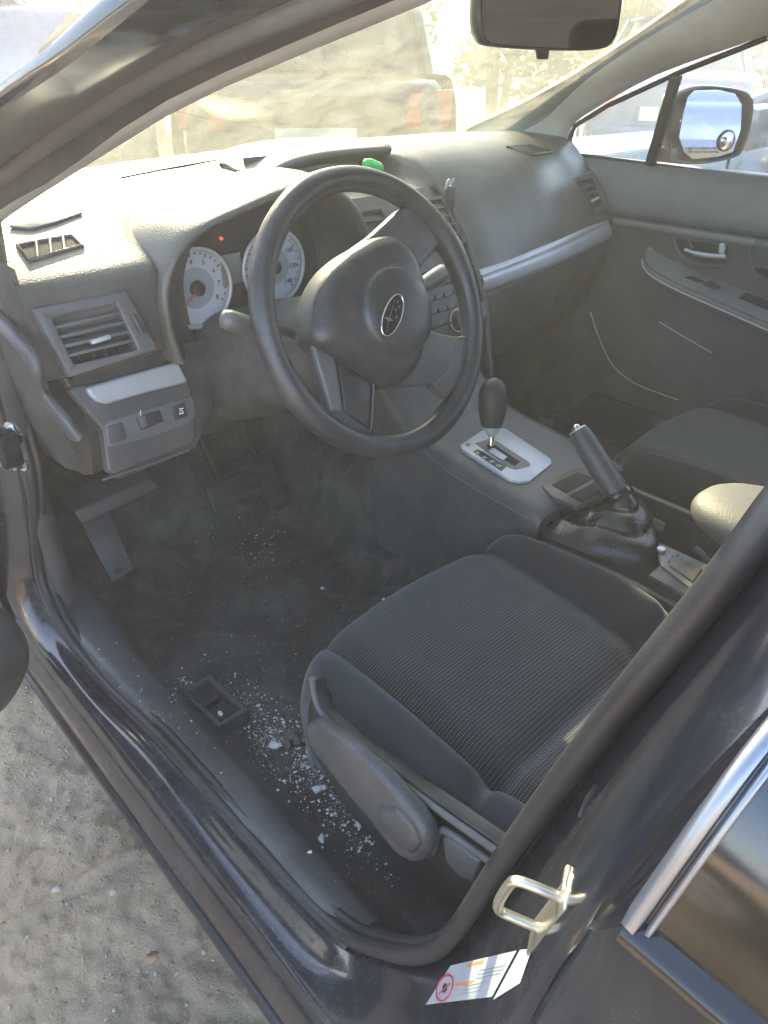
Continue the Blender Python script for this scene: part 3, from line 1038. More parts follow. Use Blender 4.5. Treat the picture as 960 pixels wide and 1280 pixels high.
MB().disc(at(276, 298, y=gy_ + .002), (0, -1, 0), .0022, .003, 12).build("warning_light", M['tell'], dash)

# display visor in the middle of the dash
lip = [(-.215, 1.262, 1.030), (-.205, 1.225, 1.026), (-.185, 1.197, 1.022), (-.165, 1.187, 1.024), (-.12, 1.187, 1.038), (-.06, 1.188, 1.045), (0, 1.186, 1.047), (.06, 1.182, 1.047), (.105, 1.178, 1.046), (.125, 1.182, 1.045)]
back = [(-.215, 1.275, 1.032), (-.20, 1.30, 1.036), (-.18, 1.33, 1.040), (-.16, 1.35, 1.042), (-.12, 1.37, 1.046), (-.06, 1.38, 1.050), (0, 1.38, 1.052), (.06, 1.37, 1.051), (.11, 1.33, 1.049), (.135, 1.22, 1.046)]
lip, back = resample(cr(lip, 5), 34), resample(cr(back, 5), 34)
rows = [[a + Vector((0, .05, -.028)) for a in lip], [a + Vector((0, .004, -.012)) for a in lip], [a + Vector((0, -.001, -.005)) for a in lip], lip]
rows += [[a.lerp(b, t) + Vector((0, 0, .008 * math.sin(math.pi * t * .9))) for a, b in zip(lip, back)] for t in (.1, .3, .55, .8, 1)]
rows.append([b + Vector((0, .03, -.03)) for b in back])
MB().grid(rows).build("display_visor", M['dash'], dash)
rows = [[(x, 1.24, .985) for x in (-.18, -.06, .06, .14)], [(x, 1.25, 1.045) for x in (-.18, -.06, .06, .14)]]
MB().grid(rows).build("display_recess", M['black'], dash)
MB().box((-.02, 1.236, 1.012), (.20, .01, .032)).build("display_panel", M['lcd'], dash, bevel=.002)

# slots and grilles let into the top pad
def on_pad(px, py, off=.001, **k):
    d = ray(px, py).normalized()
    h = PAD.ray_cast(CAM, d)
    return (h[0] if h[0] else at(px, py, **k)) - d * off
MB().tube([on_pad(px, py, .0005, z=1.036) for px, py in ((150, 223), (200, 213), (250, 204), (292, 197))], .0022, 6).build("demister_slot", M['void'], dash)
MB().tube([on_pad(px, py, .0004, z=1.036) for px, py in ((118, 229), (150, 218), (250, 197), (300, 189))], .0012, 5).build("pad_seam", M['plastic'], dash)
def grille(corners, nb, name, z, lab=None, mat=None, vert=None):
    a, b, c, d = [on_pad(*p, .0012, z=z) for p in corners]
    nn = (b - a).cross(d - a).normalized()
    if nn.z < 0: nn = -nn
    g = MB().prism([p - nn * .004 for p in (a, b, c, d)], nn * .0046).build(name, M['void'], dash)
    if lab: g["label"] = lab
    mb = MB()
    mb.tube([a, b, c, d], .003, 6, closed=True)
    mb.build("grille_frame", M['dash'], g)
    for k in range(1, nb):
        t = k / nb
        p, q = d.lerp(c, t - .09), a.lerp(b, t + .09 if t + .09 < 1 else 1)
        MB().tube([p + nn * .0008, q + nn * .0008], .0026, 6).build("grille_bar", mat or M['dash'], g)
    return g
grille([(22, 307), (89, 294), (103, 307), (36, 326)], 4, "demister_grille", 1.01, "slanted side demister grille in sunlight")
grille([(634, 184), (662, 181), (690, 190), (662, 194)], 5, "demister_grille", 1.03, None, M['grey'])
# tweeter grille at the pillar foot
a = [on_pad(*p, .0012, z=1.03) for p in ((12, 285), (40, 258), (64, 247), (104, 268), (70, 280), (40, 288))]
MB().prism(a, (0, 0, .003)).build("tweeter_grille", M['grey'], dash, bevel=.001)

# driver's outer vent
def frame_mesh(outer, inner_, d, name, mat, parent, bv=.002):
    mb = MB()
    n = len(outer)
    b = len(mb.v)
    for L_ in (outer, inner_):
        mb.v.extend(tuple(p) for p in L_)
    for L_ in (outer, inner_):
        mb.v.extend(tuple(p + d) for p in L_)
    for i in range(n):
        j = (i + 1) % n
        mb.f += [[i, j, n + j, n + i], [2 * n + i, 3 * n + i, 3 * n + j, 2 * n + j], [i, 2 * n + i, 2 * n + j, j], [n + i, n + j, 3 * n + j, 3 * n + i]]
        mb.s += [False] * 4
    return mb.build(name, mat, parent, bevel=bv)
def vent(outer, inner_, p0, nn, nslat, name, lab, parent, mat='plastic2', tab=None, nvane=4):
    O = [atp(*p, p0, nn) for p in outer]
    I = [atp(*p, p0, nn) for p in inner_]
    v = frame_mesh(O, I, -nn * .03, name, M[mat], parent, .003)
    if lab: v["label"] = lab
    dpt = -nn * .028
    MB().poly([p + dpt for p in I]).build("vent_back", M['void'], v)
    a, b, c, d = I
    for k in range(1, nslat + 1):
        t = k / (nslat + 1)
        p, q = a.lerp(d, t), b.lerp(c, t)
        w = (d - a).normalized() * .0018
        MB().prism([p - w - nn * .003, q - w - nn * .003, q + w - nn * .003, p + w - nn * .003], -nn * .016 + (d - a).normalized() * -.006).build("vent_slat", M['grey'], v, bevel=.0006)
    for k in range(1, nvane + 1):
        t = k / (nvane + 1)
        p, q = a.lerp(b, t) - nn * .021, d.lerp(c, t) - nn * .021
        w = (b - a).normalized() * .0008
        MB().prism([p - w, q - w, q + w, p + w], -nn * .006).build("vent_vane", M['plastic'], v)
    if tab:
        p, q = [atp(*t_, p0, nn) for t_ in tab]
        MB().box((p + q) / 2, ((q - p).length, .010, .006), ((q - p).normalized(), nn, (q - p).normalized().cross(nn))).build("vent_tab", M['silver'], v, bevel=.0015)
    return v
vn = Vector((0, -.95, .30)).normalized()
vp = Vector((-.61, .934, .915))
vent([(40, 386), (158, 363), (198, 437), (88, 472)], [(65, 398), (146, 379), (174, 437), (93, 456)], vp, vn, 4, "air_vent", "square driver's side air vent with chrome tab", dash, 'grey', ((114, 428), (137, 421)))
w0, w1 = atp(165, 393, vp, vn), atp(178, 417, vp, vn)
MB().tube([w0 + vn * .001, w1 + vn * .001], .0045, 8).build("vent_wheel", M['black'], dash)

# lower driver's panel: shelf edge, silver coin-box lid, switch row
ln = Vector((0, -.96, .28)).normalized()
lp = Vector((-.58, .953, .80))
def quad_panel(pts, p0, nn, d, name, mat, parent, bv=.003, seg=2):
    return MB().prism([atp(*p, p0, nn) for p in pts], -nn * d).build(name, mat, parent, bevel=bv, seg=seg)
quad_panel([(45, 398), (88, 473), (200, 438), (240, 425), (262, 440), (268, 500), (252, 545), (246, 560), (150, 600), (142, 596), (128, 540), (92, 492), (60, 450)], lp - ln * .006, ln, .02, "knee_panel", M['plastic'], dash, .004)
quad_panel([(90, 482), (86, 488), (128, 537), (135, 590), (142, 594), (240, 556), (246, 545), (240, 486), (226, 452), (150, 474)], lp, ln, .02, "coin_box", M['plastic2'], dash, .005, 3)
lid = quad_panel([(107, 485), (150, 472), (223, 452), (229, 462), (236, 478), (180, 492), (133, 506), (121, 502), (113, 495)], lp + ln * .006, ln, .012, "coin_box_lid", M['silver'], dash, .005, 4)
lid["label"] = "silver lid of the coin box lit blue by the sky"
sw = quad_panel([(131, 532), (135, 526), (200, 507), (240, 495), (243, 500), (246, 520), (236, 530), (195, 545), (140, 560), (134, 556)], lp + ln * .002, ln, .006, "switch_panel", M['grey'], dash, .002)
quad_panel([(136, 533), (154, 528), (159, 546), (154, 551), (139, 556)], lp + ln * .005, ln, .006, "blank_switch", M['plastic2'], sw, .002)
quad_panel([(171, 522), (200, 512), (205, 527), (176, 538)], lp + ln * .0035, ln, .004, "dimmer_slot", M['black'], sw, .001)
quad_panel([(173, 521), (182, 518), (186, 533), (178, 536)], lp + ln * .007, ln, .006, "dimmer_wheel", M['grey'], sw, .002)
quad_panel([(217, 508), (232, 503), (235, 520), (220, 526)], lp + ln * .006, ln, .006, "traction_switch", M['black'], sw, .0015)
for k in range(2):
    MB().tube([atp(224 + s, 511.5 + k * 6 - .25 * s, lp + ln * .0068, ln) for s in (0, 3, 5)], .0010, 5).build("switch_symbol", M['white'], sw)
MB().tube([atp(224.5, 515, lp + ln * .0068, ln), atp(227, 512.5, lp + ln * .0068, ln), atp(229, 515.5, lp + ln * .0068, ln)], .0008, 5).build("switch_symbol", M['white'], sw)
MB().tube([atp(176, 513, lp + ln * .004, ln), atp(175, 518, lp + ln * .004, ln), atp(180, 526, lp + ln * .006, ln), atp(183, 527, lp + ln * .006, ln)], .0008, 5).build("switch_symbol", M['white'], sw)
# lower knee bolster sloping away under the column
rows = []
for x in [-.66 + .52 * i / 10 for i in range(11)]:
    rows.append([(x, .972, .845), (x, .965, .80), (x, .968, .74), (x, .985, .685), (x, 1.03, .665), (x, 1.2, .66), (x, 1.45, .66)])
MB().grid(rows).build("knee_bolster", M['plastic'], dash)
for pts in (((140, 586), (190, 571), (240, 551)), ((128, 600), (180, 583), (236, 563))):
    MB().tube([atp(*p, lp - ln * .004, ln) for p in pts], .0018, 6).build("panel_ridge", M['grey'], dash)
# dash end cap beside the door
ec = [at(px, py, x=x) for px, py, x in ((-30, 375, -.722), (0, 398, -.722), (30, 428, -.722), (50, 458, -.720), (57, 492, -.716), (80, 520, -.71), (102, 548, -.70))]
ec = resample(cr(ec, 6), 26)
MB().grid([[p + Vector((.006, .02, .006)) for p in ec], [p + Vector((.003, -.001, .003)) for p in ec], [p + Vector((-.005, -.001, -.003)) for p in ec], [p + Vector((-.008, .02, -.008)) for p in ec]]).build("end_cap_rib", M['plastic2'], dash)
MB().grid([[(-.70, .965, .99), (-.70, .957, .93), (-.70, .957, .86), (-.695, .968, .78), (-.67, .985, .69)], [(-.712, 1.0, 1.0), (-.712, .99, .93), (-.712, .99, .86), (-.705, 1.0, .78), (-.685, 1.02, .69)], [(-.715, 1.16, 1.02), (-.715, 1.15, .93), (-.712, 1.15, .86), (-.705, 1.15, .78), (-.69, 1.15, .69)]]).build("end_cap", M['plastic'], dash)

# centre stack
def sf(x, t):
    """Face of the centre stack, t from the top (0) to the bottom (1)."""
    P = [(1.072, .985), (1.03, .955), (.985, .905), (.945, .84), (.915, .775), (.90, .71), (.90, .66)]
    k = t * (len(P) - 1)
    i = min(int(k), len(P) - 2)
    y, z = [lerp(a, b, k - i) for a, b in zip(P[i], P[i + 1])]
    return Vector((x, y + .35 * (x - .005) ** 2, z))
hw = lambda t: .138 - .012 * t
rows = []
for j in range(25):
    t = j / 24
    w = hw(t)
    rows.append([sf(-w, t) + Vector((-.004, .10, 0)), sf(-w, t) + Vector((0, .01, 0))] + [sf(-w + 2 * w * i / 12, t) for i in range(13)] + [sf(w, t) + Vector((0, .01, 0)), sf(w, t) + Vector((.004, .10, 0))])
stack = MB().grid(rows).build("centre_stack", M['plastic'], dash)
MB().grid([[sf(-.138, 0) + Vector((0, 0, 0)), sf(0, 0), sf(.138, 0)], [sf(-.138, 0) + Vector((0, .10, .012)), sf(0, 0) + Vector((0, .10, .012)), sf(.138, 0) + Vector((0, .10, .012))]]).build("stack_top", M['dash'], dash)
for s in (-1, 1):
    pts = [sf(s * (hw(t) + .004), t) + Vector((0, -.002, .002)) for t in [k / 20 for k in range(21)]]
    MB().tube(pts, .006, 8).build("stack_rail", M['plastic2'], dash)
for s in (-1, 1):
    x0, x1 = (s * .030, s * .131)
    if x0 > x1: x0, x1 = x1, x0
    a, b_, c, d = sf(x0, .10), sf(x1, .10), sf(x1, .37), sf(x0, .37)
    nn = (b_ - a).cross(d - a).normalized()
    if nn.y > 0: nn = -nn
    O = [a + nn * .002, b_ + nn * .002, c + nn * .002, d + nn * .002]
    ctr_ = sum(O, Vector()) / 4
    I = [ctr_ + (p - ctr_) * .86 for p in O]
    v = frame_mesh(O, I, nn * .006, "air_vent", M['plastic'], dash, .002)
    v["label"] = "centre air vent seen through the steering wheel" if s < 0 else "centre air vent holding a dark phone clip"
    MB().poly([p + nn * .001 for p in I]).build("vent_back", M['void'], v)
    for k in range(1, 5):
        t = k / 5
        p, q = I[0].lerp(I[3], t), I[1].lerp(I[2], t)
        MB().box((p + q) / 2 + nn * .005, ((q - p).length, .006, .0032), ((q - p).normalized(), nn, (q - p).normalized().cross(nn))).build("vent_slat", M['plastic2'], v, bevel=.0008)
# radio: display, keys, knobs
def on_stack(x, t, sz, dpt, name, mat, bv=.0015):
    p = sf(x, t)
    dn = (sf(x, t + .02) - sf(x, t - .02)).normalized()
    dx = Vector((1, 0, 0))
    nn = dx.cross(dn)
    if nn.y > 0: nn = -nn
    return MB().box(p + nn * dpt * .4, (sz[0], sz[1], dpt), (dx, dn, nn)).build(name, mat, stack, bevel=bv), p, nn
on_stack(0, .47, (.15, .032), .004, "radio_display", M['gloss'])
for r_, t in enumerate((.545, .60)):
    for i in range(6):
        on_stack(-.062 + i * .025, t, (.021, .009), .006, "radio_key", M['black'], .001)
on_stack(0, .665, (.16, .002), .004, "stack_groove", M['void'], 0)
for i in range(5):
    on_stack(.112, .43 + i * .045, (.018, .012), .006, "side_key", M['black'], .001)
def dial(x, t, r, name):
    p = sf(x, t)
    dn = (sf(x, t + .02) - sf(x, t - .02)).normalized()
    nn = Vector((1, 0, 0)).cross(dn)
    if nn.y > 0: nn = -nn
    k = MB().disc(p, nn, r, .016, 28, r * .88).build(name, M['black'], stack, bevel=.0015)
    MB().ring(p + nn * .002, nn, r * 1.08, .0018, 32, 6).build("dial_bezel", M['silver'], k)
    MB().disc(p + nn * .0158, nn, r * .6, .001, 20).build("dial_cap", M['plastic2'], k)
dial(.108, .655, .018, "heater_dial")
dial(0.0, .80, .021, "heater_dial")
dial(-.088, .80, .021, "heater_dial")
dial(.048, .665, .019, "volume_dial")

# passenger side: silver strip, glovebox, end vent
tA, tB = at(620, 334, x=.2), at(756, 276, x=.66)
tp = [tA.lerp(tB, -.13 + 1.13 * k / 23) + Vector((0, -.008 - .012 * math.sin(math.pi * k / 23), 0)) for k in range(24)]
tA, tB = at(620, 357, x=.2), at(760, 297, x=.66)
bt = [tA.lerp(tB, -.13 + 1.13 * k / 23) + Vector((0, -.008 - .012 * math.sin(math.pi * k / 23), 0)) for k in range(24)]
rows = [[p + Vector((0, .03, .0)) for p in tp], [p + Vector((0, -.001, .001)) for p in tp]] + [[a.lerp(b, t) + Vector((0, -.006 * math.sin(math.pi * t), .003 * math.sin(math.pi * t))) for a, b in zip(tp, bt)] for t in (.0, .25, .5, .75, 1)] + [[p + Vector((0, .03, 0)) for p in bt]]
MB().grid(rows).build("passenger_trim_strip", M['silver'], dash)
rows = []
for i in range(24):
    p = bt[i] + Vector((0, .010, -.004))
    rows.append([p + Vector((0, .012, .012)), p, p + Vector((0, -.004, -.014)), p + Vector((0, .0, -.05)), p + Vector((0, .02, -.12)), p + Vector((0, .06, -.19)), p + Vector((0, .12, -.225)), p + Vector((0, .30, -.23)), p + Vector((0, .5, -.20))])
MB().grid(rows).build("glovebox", M['plastic'], dash)
MB().grid([[(.185, .98, .83), (.185, .97, .70), (.185, 1.0, .60), (.185, 1.3, .58)], [(.135, .96, .83), (.135, .93, .70), (.135, .97, .60), (.135, 1.3, .58)]]).build("glovebox_side", M['plastic'], dash)
pn = Vector((-.35, -.86, .36)).normalized()
pp = on_pad(741, 240, .0, x=.665) + pn * .024
vent([(714, 224), (741, 213), (764, 258), (738, 271)], [(722, 227), (740, 221), (755, 254), (737, 263)], pp, pn, 3, "air_vent", "small passenger side air vent at dash end", dash, 'grey', ((738, 252), (748, 247)), 2)

# steering column, stalks
Wc = Vector((-.37, .68, .93))
Wn = Vector((0, -math.cos(R(25)), math.sin(R(25))))
Wv = Vector((0, math.sin(R(25)), math.cos(R(25))))          # up in the plane of the wheel
Wx = Vector((1, 0, 0))
rows = []
for k, (d, rx, rz, oz) in enumerate(((.045, .045, .045, 0), (.055, .062, .058, -.004), (.10, .066, .062, -.008), (.18, .075, .075, -.012), (.26, .09, .085, -.01), (.36, .10, .09, 0))):
    c = Wc - Wn * d + Wv * oz
    rows.append([c + Wx * (rx * math.copysign(abs(math.cos(a)) ** .7, math.cos(a))) + Wv * (rz * math.copysign(abs(math.sin(a)) ** .7, math.sin(a))) for a in [2 * math.pi * i / 28 for i in range(28)]])
colm = MB().grid(rows, cv=True).build("steering_column", M['plastic'], dash)
e = at(284, 400, y=.80)
s0 = Wc - Wn * .10 + Wx * -.05 + Wv * .0
mb = MB()
mb.tube(cr([s0, s0.lerp(e, .5) + Vector((0, 0, .006)), e.lerp(s0, .14)], 5), .006, 8)
st = mb.build("light_stalk", M['black'], colm)
dv = (e - s0).normalized()
mb = MB()
mb.tube([e - dv * .030, e - dv * .026, e - dv * .004, e + dv * .006, e + dv * .009], [.008, .0125, .0135, .011, .005], 16)
mb.build("stalk_knob", M['grey'], st)
s0 = Wc - Wn * .10 + Wx * .05
e = at(556, 340, y=.80)
dv = (e - s0).normalized()
mb = MB()
mb.tube([s0, s0.lerp(e, .6), e - dv * .02, e - dv * .004, e], [.008, .010, .0135, .0135, .010], 14)
mb.build("wiper_stalk", M['grey'], colm)
# ignition barrel and key shroud ring
c = Wc - Wn * .13 + Wx * .085 + Wv * -.03
MB().disc(c, Wx * .6 + Wn * .8, .016, .012, 20).build("ignition_barrel", M['silver'], colm, bevel=.002)

# ------------------------------------------------------------------ steering wheel, turned a third of a turn to the left
whl = thing("steering_wheel", "black three-spoke steering wheel turned to the left with oval star emblem", "steering wheel", tuple(Wc))
def wp(px, py, h=0.0):
    return atp(px, py, Wc + Wn * h, Wn)
rc = .1660
rows = []
SEG = 96
for k in range(SEG):
    a = 2 * math.pi * k / SEG
    rad = Wx * math.cos(a) + Wv * math.sin(a)
    g = 1 + .10 * max(0, math.cos(4 * (a - .35))) ** 3
    rows.append([Wc + rad * (rc + .0150 * g * math.cos(b2)) + Wn * (.0165 * g * math.sin(b2)) for b2 in [2 * math.pi * j / 16 for j in range(16)]])
MB().grid(rows, cu=True, cv=True).build("rim", M['rim'], whl)
def spoke(pts, h, d, name, mat, bv=.004, seg=3):
    return MB().prism([wp(px, py, h) for px, py in pts], -Wn * d).build(name, mat, whl, bevel=bv, seg=seg)
s1 = spoke([(424, 322), (466, 293), (500, 262), (520, 250), (556, 268), (582, 312), (566, 314), (551, 306), (524, 338), (505, 380), (450, 380)], .004, .022, "spoke", M['plastic2'], .006)
s2 = spoke([(500, 395), (528, 406), (549, 416), (572, 420), (592, 418), (582, 470), (560, 500), (551, 488), (540, 480), (506, 484), (480, 470)], .004, .022, "spoke", M['plastic2'], .006)
s3 = spoke([(390, 424), (420, 440), (470, 474), (468, 541), (448, 548), (405, 525), (413, 511)], .004, .022, "spoke", M['plastic2'], .006)
spoke([(391, 431), (419, 446), (429, 513), (415, 514)], .011, .010, "spoke_cover", M['grey'], .003)
spoke([(424, 452), (467, 480), (464, 537), (431, 514)], .008, .010, "spoke_insert", M['black'], .002)
MB().tube([wp(571, 421, .012), wp(569, 440, .012), wp(562, 462, .012), wp(550, 475, .012), wp(541, 480, .012)], .0012, 6).build("spoke_seam", M['grey'], whl)
MB().tube([wp(467, 480, .010), wp(466, 508, .010), wp(464, 537, .010)], .0012, 6).build("spoke_seam", M['grey'], whl)
# airbag cover: a domed pad with a flatter round centre
outl = [(430, 318), (446, 308), (470, 296), (494, 296), (512, 312), (523, 340), (530, 372), (530, 408), (526, 440), (514, 468), (496, 482), (478, 482), (447, 465), (414, 444), (391, 428), (388, 404), (390, 378), (398, 355), (412, 334)]
out3 = resample(cr([wp(px, py, .012) for px, py in outl], 6, closed=True) + [wp(*outl[0], .012)], 73)[:-1]
cen = wp(486, 393, .012)
rows = []
for s, hgt_ in ((1.0, -.02), (1.0, .004), (.985, .013), (.95, .020), (.88, .026), (.78, .030), (.70, .031), (.665, .0312), (.655, .0355), (.62, .0385), (.4, .041), (.2, .042), (.02, .042)):
    row = []
    for p in out3:
        d = p - cen
        if s <= .70:
            # the centre boss is round
            ln_ = d.length
            rr = .053
            d2 = d.normalized() * rr
            w = min(1, (.70 - s) / .04)
            q = cen + (d * s).lerp(d2 * (s / .66), w)
        else:
            q = cen + d * s
        row.append(q + Wn * (hgt_ - .012))
    rows.append(row)
pad_ = MB().grid(rows, cv=True).build("airbag_cover", M['rim'], whl)
EH = .0428 + .012
ell = []
for k in range(40):
    t = 2 * math.pi * k / 40
    ell.append(wp(489.5 + 4.5 * math.cos(t) + 13 * math.sin(t), 394.5 - 25.5 * math.cos(t) - 5 * math.sin(t), EH - .012))
emb = MB().prism(ell, Wn * .0015).build("emblem", M['gloss'], pad_)
emb["label"] = "oval emblem with six stars in a chrome ring"
MB().tube([p + Wn * .0016 for p in ell], .0011, 6, closed=True).build("emblem_ring", M['chrome'], pad_)
def star(c, tips, name="emblem_star", inner=.22):
    pts = []
    for i in range(4):
        pts.append(Vector(tips[i]))
        a, b = Vector(tips[i]) - Vector(c), Vector(tips[(i + 1) % 4]) - Vector(c)
        pts.append(Vector(c) + (a + b) * inner * .5)
    MB().prism([wp(p[0], p[1], EH - .012 + .0016) for p in pts], Wn * .0008).build(name, M['chrome'], pad_)
star((485.7, 399.6), [(493.2, 374), (491.5, 401), (481.2, 417), (479.5, 397)])
for cx, cy, k in ((494.8, 396.8, 1.0), (493.9, 387.4, .9), (498.9, 383.3, .85), (496.9, 377.2, .7), (492.8, 375.6, .6)):
    star((cx, cy), [(cx + 1.2 * k, cy - 5.5 * k), (cx + 3.2 * k, cy - .6 * k), (cx - 1.2 * k, cy + 5.5 * k), (cx - 3.2 * k, cy + .6 * k)])

# ------------------------------------------------------------------ seats
def seat(name, label, x0, dy, mir):
    """mir = -1: left-hand side of the drawing is the seat's left."""
    th_ = thing(name, label, "car seat", (x0, .3 + dy, .30))
    RV = [(.602, -.11), (.616, -.07), (.619, -.042), (.615, -.022), (.604, -.008), (.585, .0), (.555, .003), (.50, .003), (.44, .001), (.38, -.003), (.34, -.007), (.322, -.011), (.31, -.019), (.30, -.023), (.29, -.018), (.278, -.008), (.25, .0), (.18, .01), (.08, .02)]
    def X(s): return x0 + s * mir * -1
    def strip(sec, nm, mat, inset):
        rows = []
        for (y, dz), in zip(RV):
            r = []
            t = (.6 - y) / .5
            for (sx_, z, cor, g) in sec(t):
                yy = y - cor * max(0, 1 - t * 2.2) if y > .4 else y
                r.append((X(sx_), yy + dy, z + dz * g))
            rows.append(r)
        P = [[Vector(p) for p in r] for r in rows]
        P = [cr(r, 4) for r in P]
        P = list(map(list, zip(*[cr(c, 3) for c in zip(*P)])))
        return MB().grid(P).build(nm, mat, th_)
    sl = lambda t: -.163
    sr = lambda t: lerp(.163, .135, max(0, t))
    def ins(t):
        a, b = sl(t), sr(t)
        out = [(a, .540, .012, 1)]
        for k in range(1, 10):
            s = k / 10
            e = min(s, 1 - s)
            out.append((lerp(a, b, s), .551 + .007 * math.sin(math.pi * s) + (.0 if e > .05 else -.003), .010 * (1 - math.sin(math.pi * s)), 1))
        out.append((b, .541, .012, 1))
        return out
    def lef(t):
        a = sl(t)
        w = .014 * max(0, min(1, t * 3))
        return [(-.226, .40, .055, .2), (-.230, .46, .055, .3), (-.229, .51, .05, .5), (-.222, .542 + w * .5, .045, .8), (-.205, .560 + w, .035, 1), (-.188, .562 + w, .028, 1), (-.172, .553 + w * .5, .018, 1), (a, .540, .012, 1), (a + .006, .52, .012, 1)]
    def rig(t):
        b = sr(t)
        w = .02 * max(0, min(1, t * 2.5))
        return [(b - .006, .52, .012, 1), (b, .541, .012, 1), (b + .014, .558 + w * .6, .015, 1), (lerp(b, .215, .5), .572 + w, .025, 1), (.198, .572 + w, .04, 1), (.214, .555 + w * .5, .05, .8), (.221, .52, .055, .5), (.222, .46, .055, .3), (.218, .40, .055, .2)]
    strip(ins, "cushion_insert", M['knit'], 0)
    strip(lef, "bolster", M['cloth'], 0)
    strip(rig, "bolster", M['cloth'], 0)
    for f_ in (sl, sr):
        MB().tube([(X(f_((.6 - y) / .5)), y - (.012 * max(0, 1 - (.6 - y) / .5 * 2.2) if y > .4 else 0) + dy, .5425 + dz) for y, dz in RV[1:]], .0017, 6).build("seam_piping", M['black'], th_)
    # front and base
    MB().box((x0, .35 + dy, .40), (.40, .42, .10)).build("seat_pan", M['black'], th_, bevel=.02)
    for s in (-1, 1):
        MB().box((x0 + s * .17, .33 + dy, .325), (.035, .55, .03)).build("seat_rail", M['black'], th_, bevel=.004)
    # backrest
    rows = []
    for k in range(13):
        t = k / 12
        w = .225 - .05 * t ** 3
        yb, zb = .10 - .30 * t, .55 + .62 * t
        rows.append([(x0 + s * w, yb + dy + .045 * abs(s) ** 3 * (1 - .4 * t) - .03, zb) for s in [-1 + i / 6 for i in range(13)]])
    MB().grid(rows).build("backrest", M['cloth'], th_, solid=.10)
    MB().box((x0, -.245 + dy, 1.26), (.26, .09, .17)).build("head_restraint", M['cloth'], th_, bevel=.035, seg=3)
    return th_
ds = seat("driver_seat", "dark cloth driver's seat with dotted knit centre panel behind the steering wheel", -.385, 0, -1)
ps = seat("passenger_seat", "dark cloth front passenger seat beyond the handbrake", .385, .03, 1)
# driver's seat side trim and levers
def on_x(pts, x, d, name, mat, parent, bv=.004, seg=3):
    return MB().prism([at(px, py, x=x) for px, py in pts], (d, 0, 0)).build(name, mat, parent, bevel=bv, seg=seg)
on_x([(391, 850), (395, 870), (408, 893), (450, 930), (520, 985), (640, 1070), (640, 1130), (560, 1140), (500, 1090), (430, 1010), (388, 938), (383, 890)], -.622, .02, "side_valance", M['black'], ds, .007)
rim_l = [at(px, py, x=-.628) for px, py in ((390, 848), (394, 872), (406, 896), (448, 935), (520, 992), (640, 1078))]
MB().tube(cr(rim_l, 6), .004, 8).build("valance_edge", M['grey'], ds)
lev = on_x([(379, 910), (385, 903), (396, 906), (430, 932), (475, 972), (515, 1018), (533, 1046), (535, 1066), (526, 1079), (512, 1081), (494, 1070), (462, 1030), (425, 985), (392, 944), (380, 926)], -.655, .022, "height_lever", M['plastic2'], ds, .009, 4)
on_x([(470, 1010), (492, 1012), (515, 1035), (524, 1058), (514, 1070), (498, 1060), (475, 1030)], -.660, .01, "lever_boss", M['plastic2'], lev, .006)
MB().tube(cr([at(px, py, x=-.632) for px, py in ((541, 1065), (549, 1042), (560, 1040), (605, 1072), (650, 1105))], 5), .004, 8).build("recliner_recess_edge", M['grey'], ds)
on_x([(551, 1047), (558, 1046), (600, 1078), (590, 1104), (575, 1098), (556, 1078)], -.634, .02, "recliner_lever", M['grey'], ds, .004)

# ------------------------------------------------------------------ centre console
con = thing("centre_console", "dark centre console with silver shift gate, cup tray and handbrake", "console", (-.03, .6, .3))
H = [(.545, .592), (.56, .600), (.62, .607), (.70, .615), (.78, .625), (.83, .642), (.88, .675), (.93, .73)]
rows = []
for y, z in [(p.x, p.y) for p in cr([Vector(h_) for h_ in H], 4)]:
    rows.append([(-.150, y, .34), (-.156, y, .50), (-.157, y, z - .03), (-.154, y, z - .012), (-.146, y, z - .003), (-.13, y, z), (-.03, y, z + .002), (.07, y, z), (.086, y, z - .003), (.094, y, z - .012), (.097, y, z - .03), (.096, y, .50), (.09, y, .34)])
tc = MB().grid(rows)
tc.poly([Vector(p) for p in rows[0]])
tc.build("tunnel_cover", M['plastic2'], con)
MB().tube([at(px, py, x=-.158) for px, py in ((533, 566), (560, 590), (600, 615), (640, 637), (663, 650))], .0014, 6).build("cover_seam", M['grey'], con)
gp, gn = Vector((-.06, .68, .6155)), Vector((0, -.12, 1)).normalized()
def gpl(pts, off): return [atp(px, py, gp + gn * off, gn) for px, py in pts]
gate = MB().prism(gpl([(575, 556), (600, 539), (612, 534), (632, 535), (689, 573), (690, 579), (662, 601), (650, 602), (637, 599), (578, 561)], .004), -gn * .008).build("shift_gate", M['silver'], con, bevel=.002, seg=3)
gate["label"] = "silver shift gate plate with position letters"
MB().prism(gpl([(594, 554), (612, 548), (622, 552), (662, 578), (663, 582), (645, 587), (636, 584)], .0046), -gn * .002).build("gate_recess", M['grey'], gate)
MB().prism(gpl([(609, 556), (617, 555), (650, 577), (643, 582), (611, 561)], .0052), -gn * .002).build("gate_slot", M['void'], gate)
MB().prism(gpl([(613, 561), (618, 560), (634, 571), (629, 575), (611, 565)], .0058), -gn * .002).build("gate_slider", M['silver'], gate)
ind = MB().prism(gpl([(592, 564), (597, 561), (633, 582), (627, 588)], .0054), -gn * .002).build("gate_indicator", M['black'], gate)
ix = (atp(630, 585, gp, gn) - atp(594, 562, gp, gn)).normalized()
for k, ch in enumerate("PRND"):
    c = atp(598 + 8.6 * k, 566.5 + 5.2 * k, gp + gn * .0066, gn)
    text(ch, .011, c, (1, 0, 0), (0, 1, 0), M['white'], "gate_letter", gate)
MB().disc(atp(585, 556, gp + gn * .004, gn), gn, .004, .001, 14).build("gate_button", M['grey'], gate)
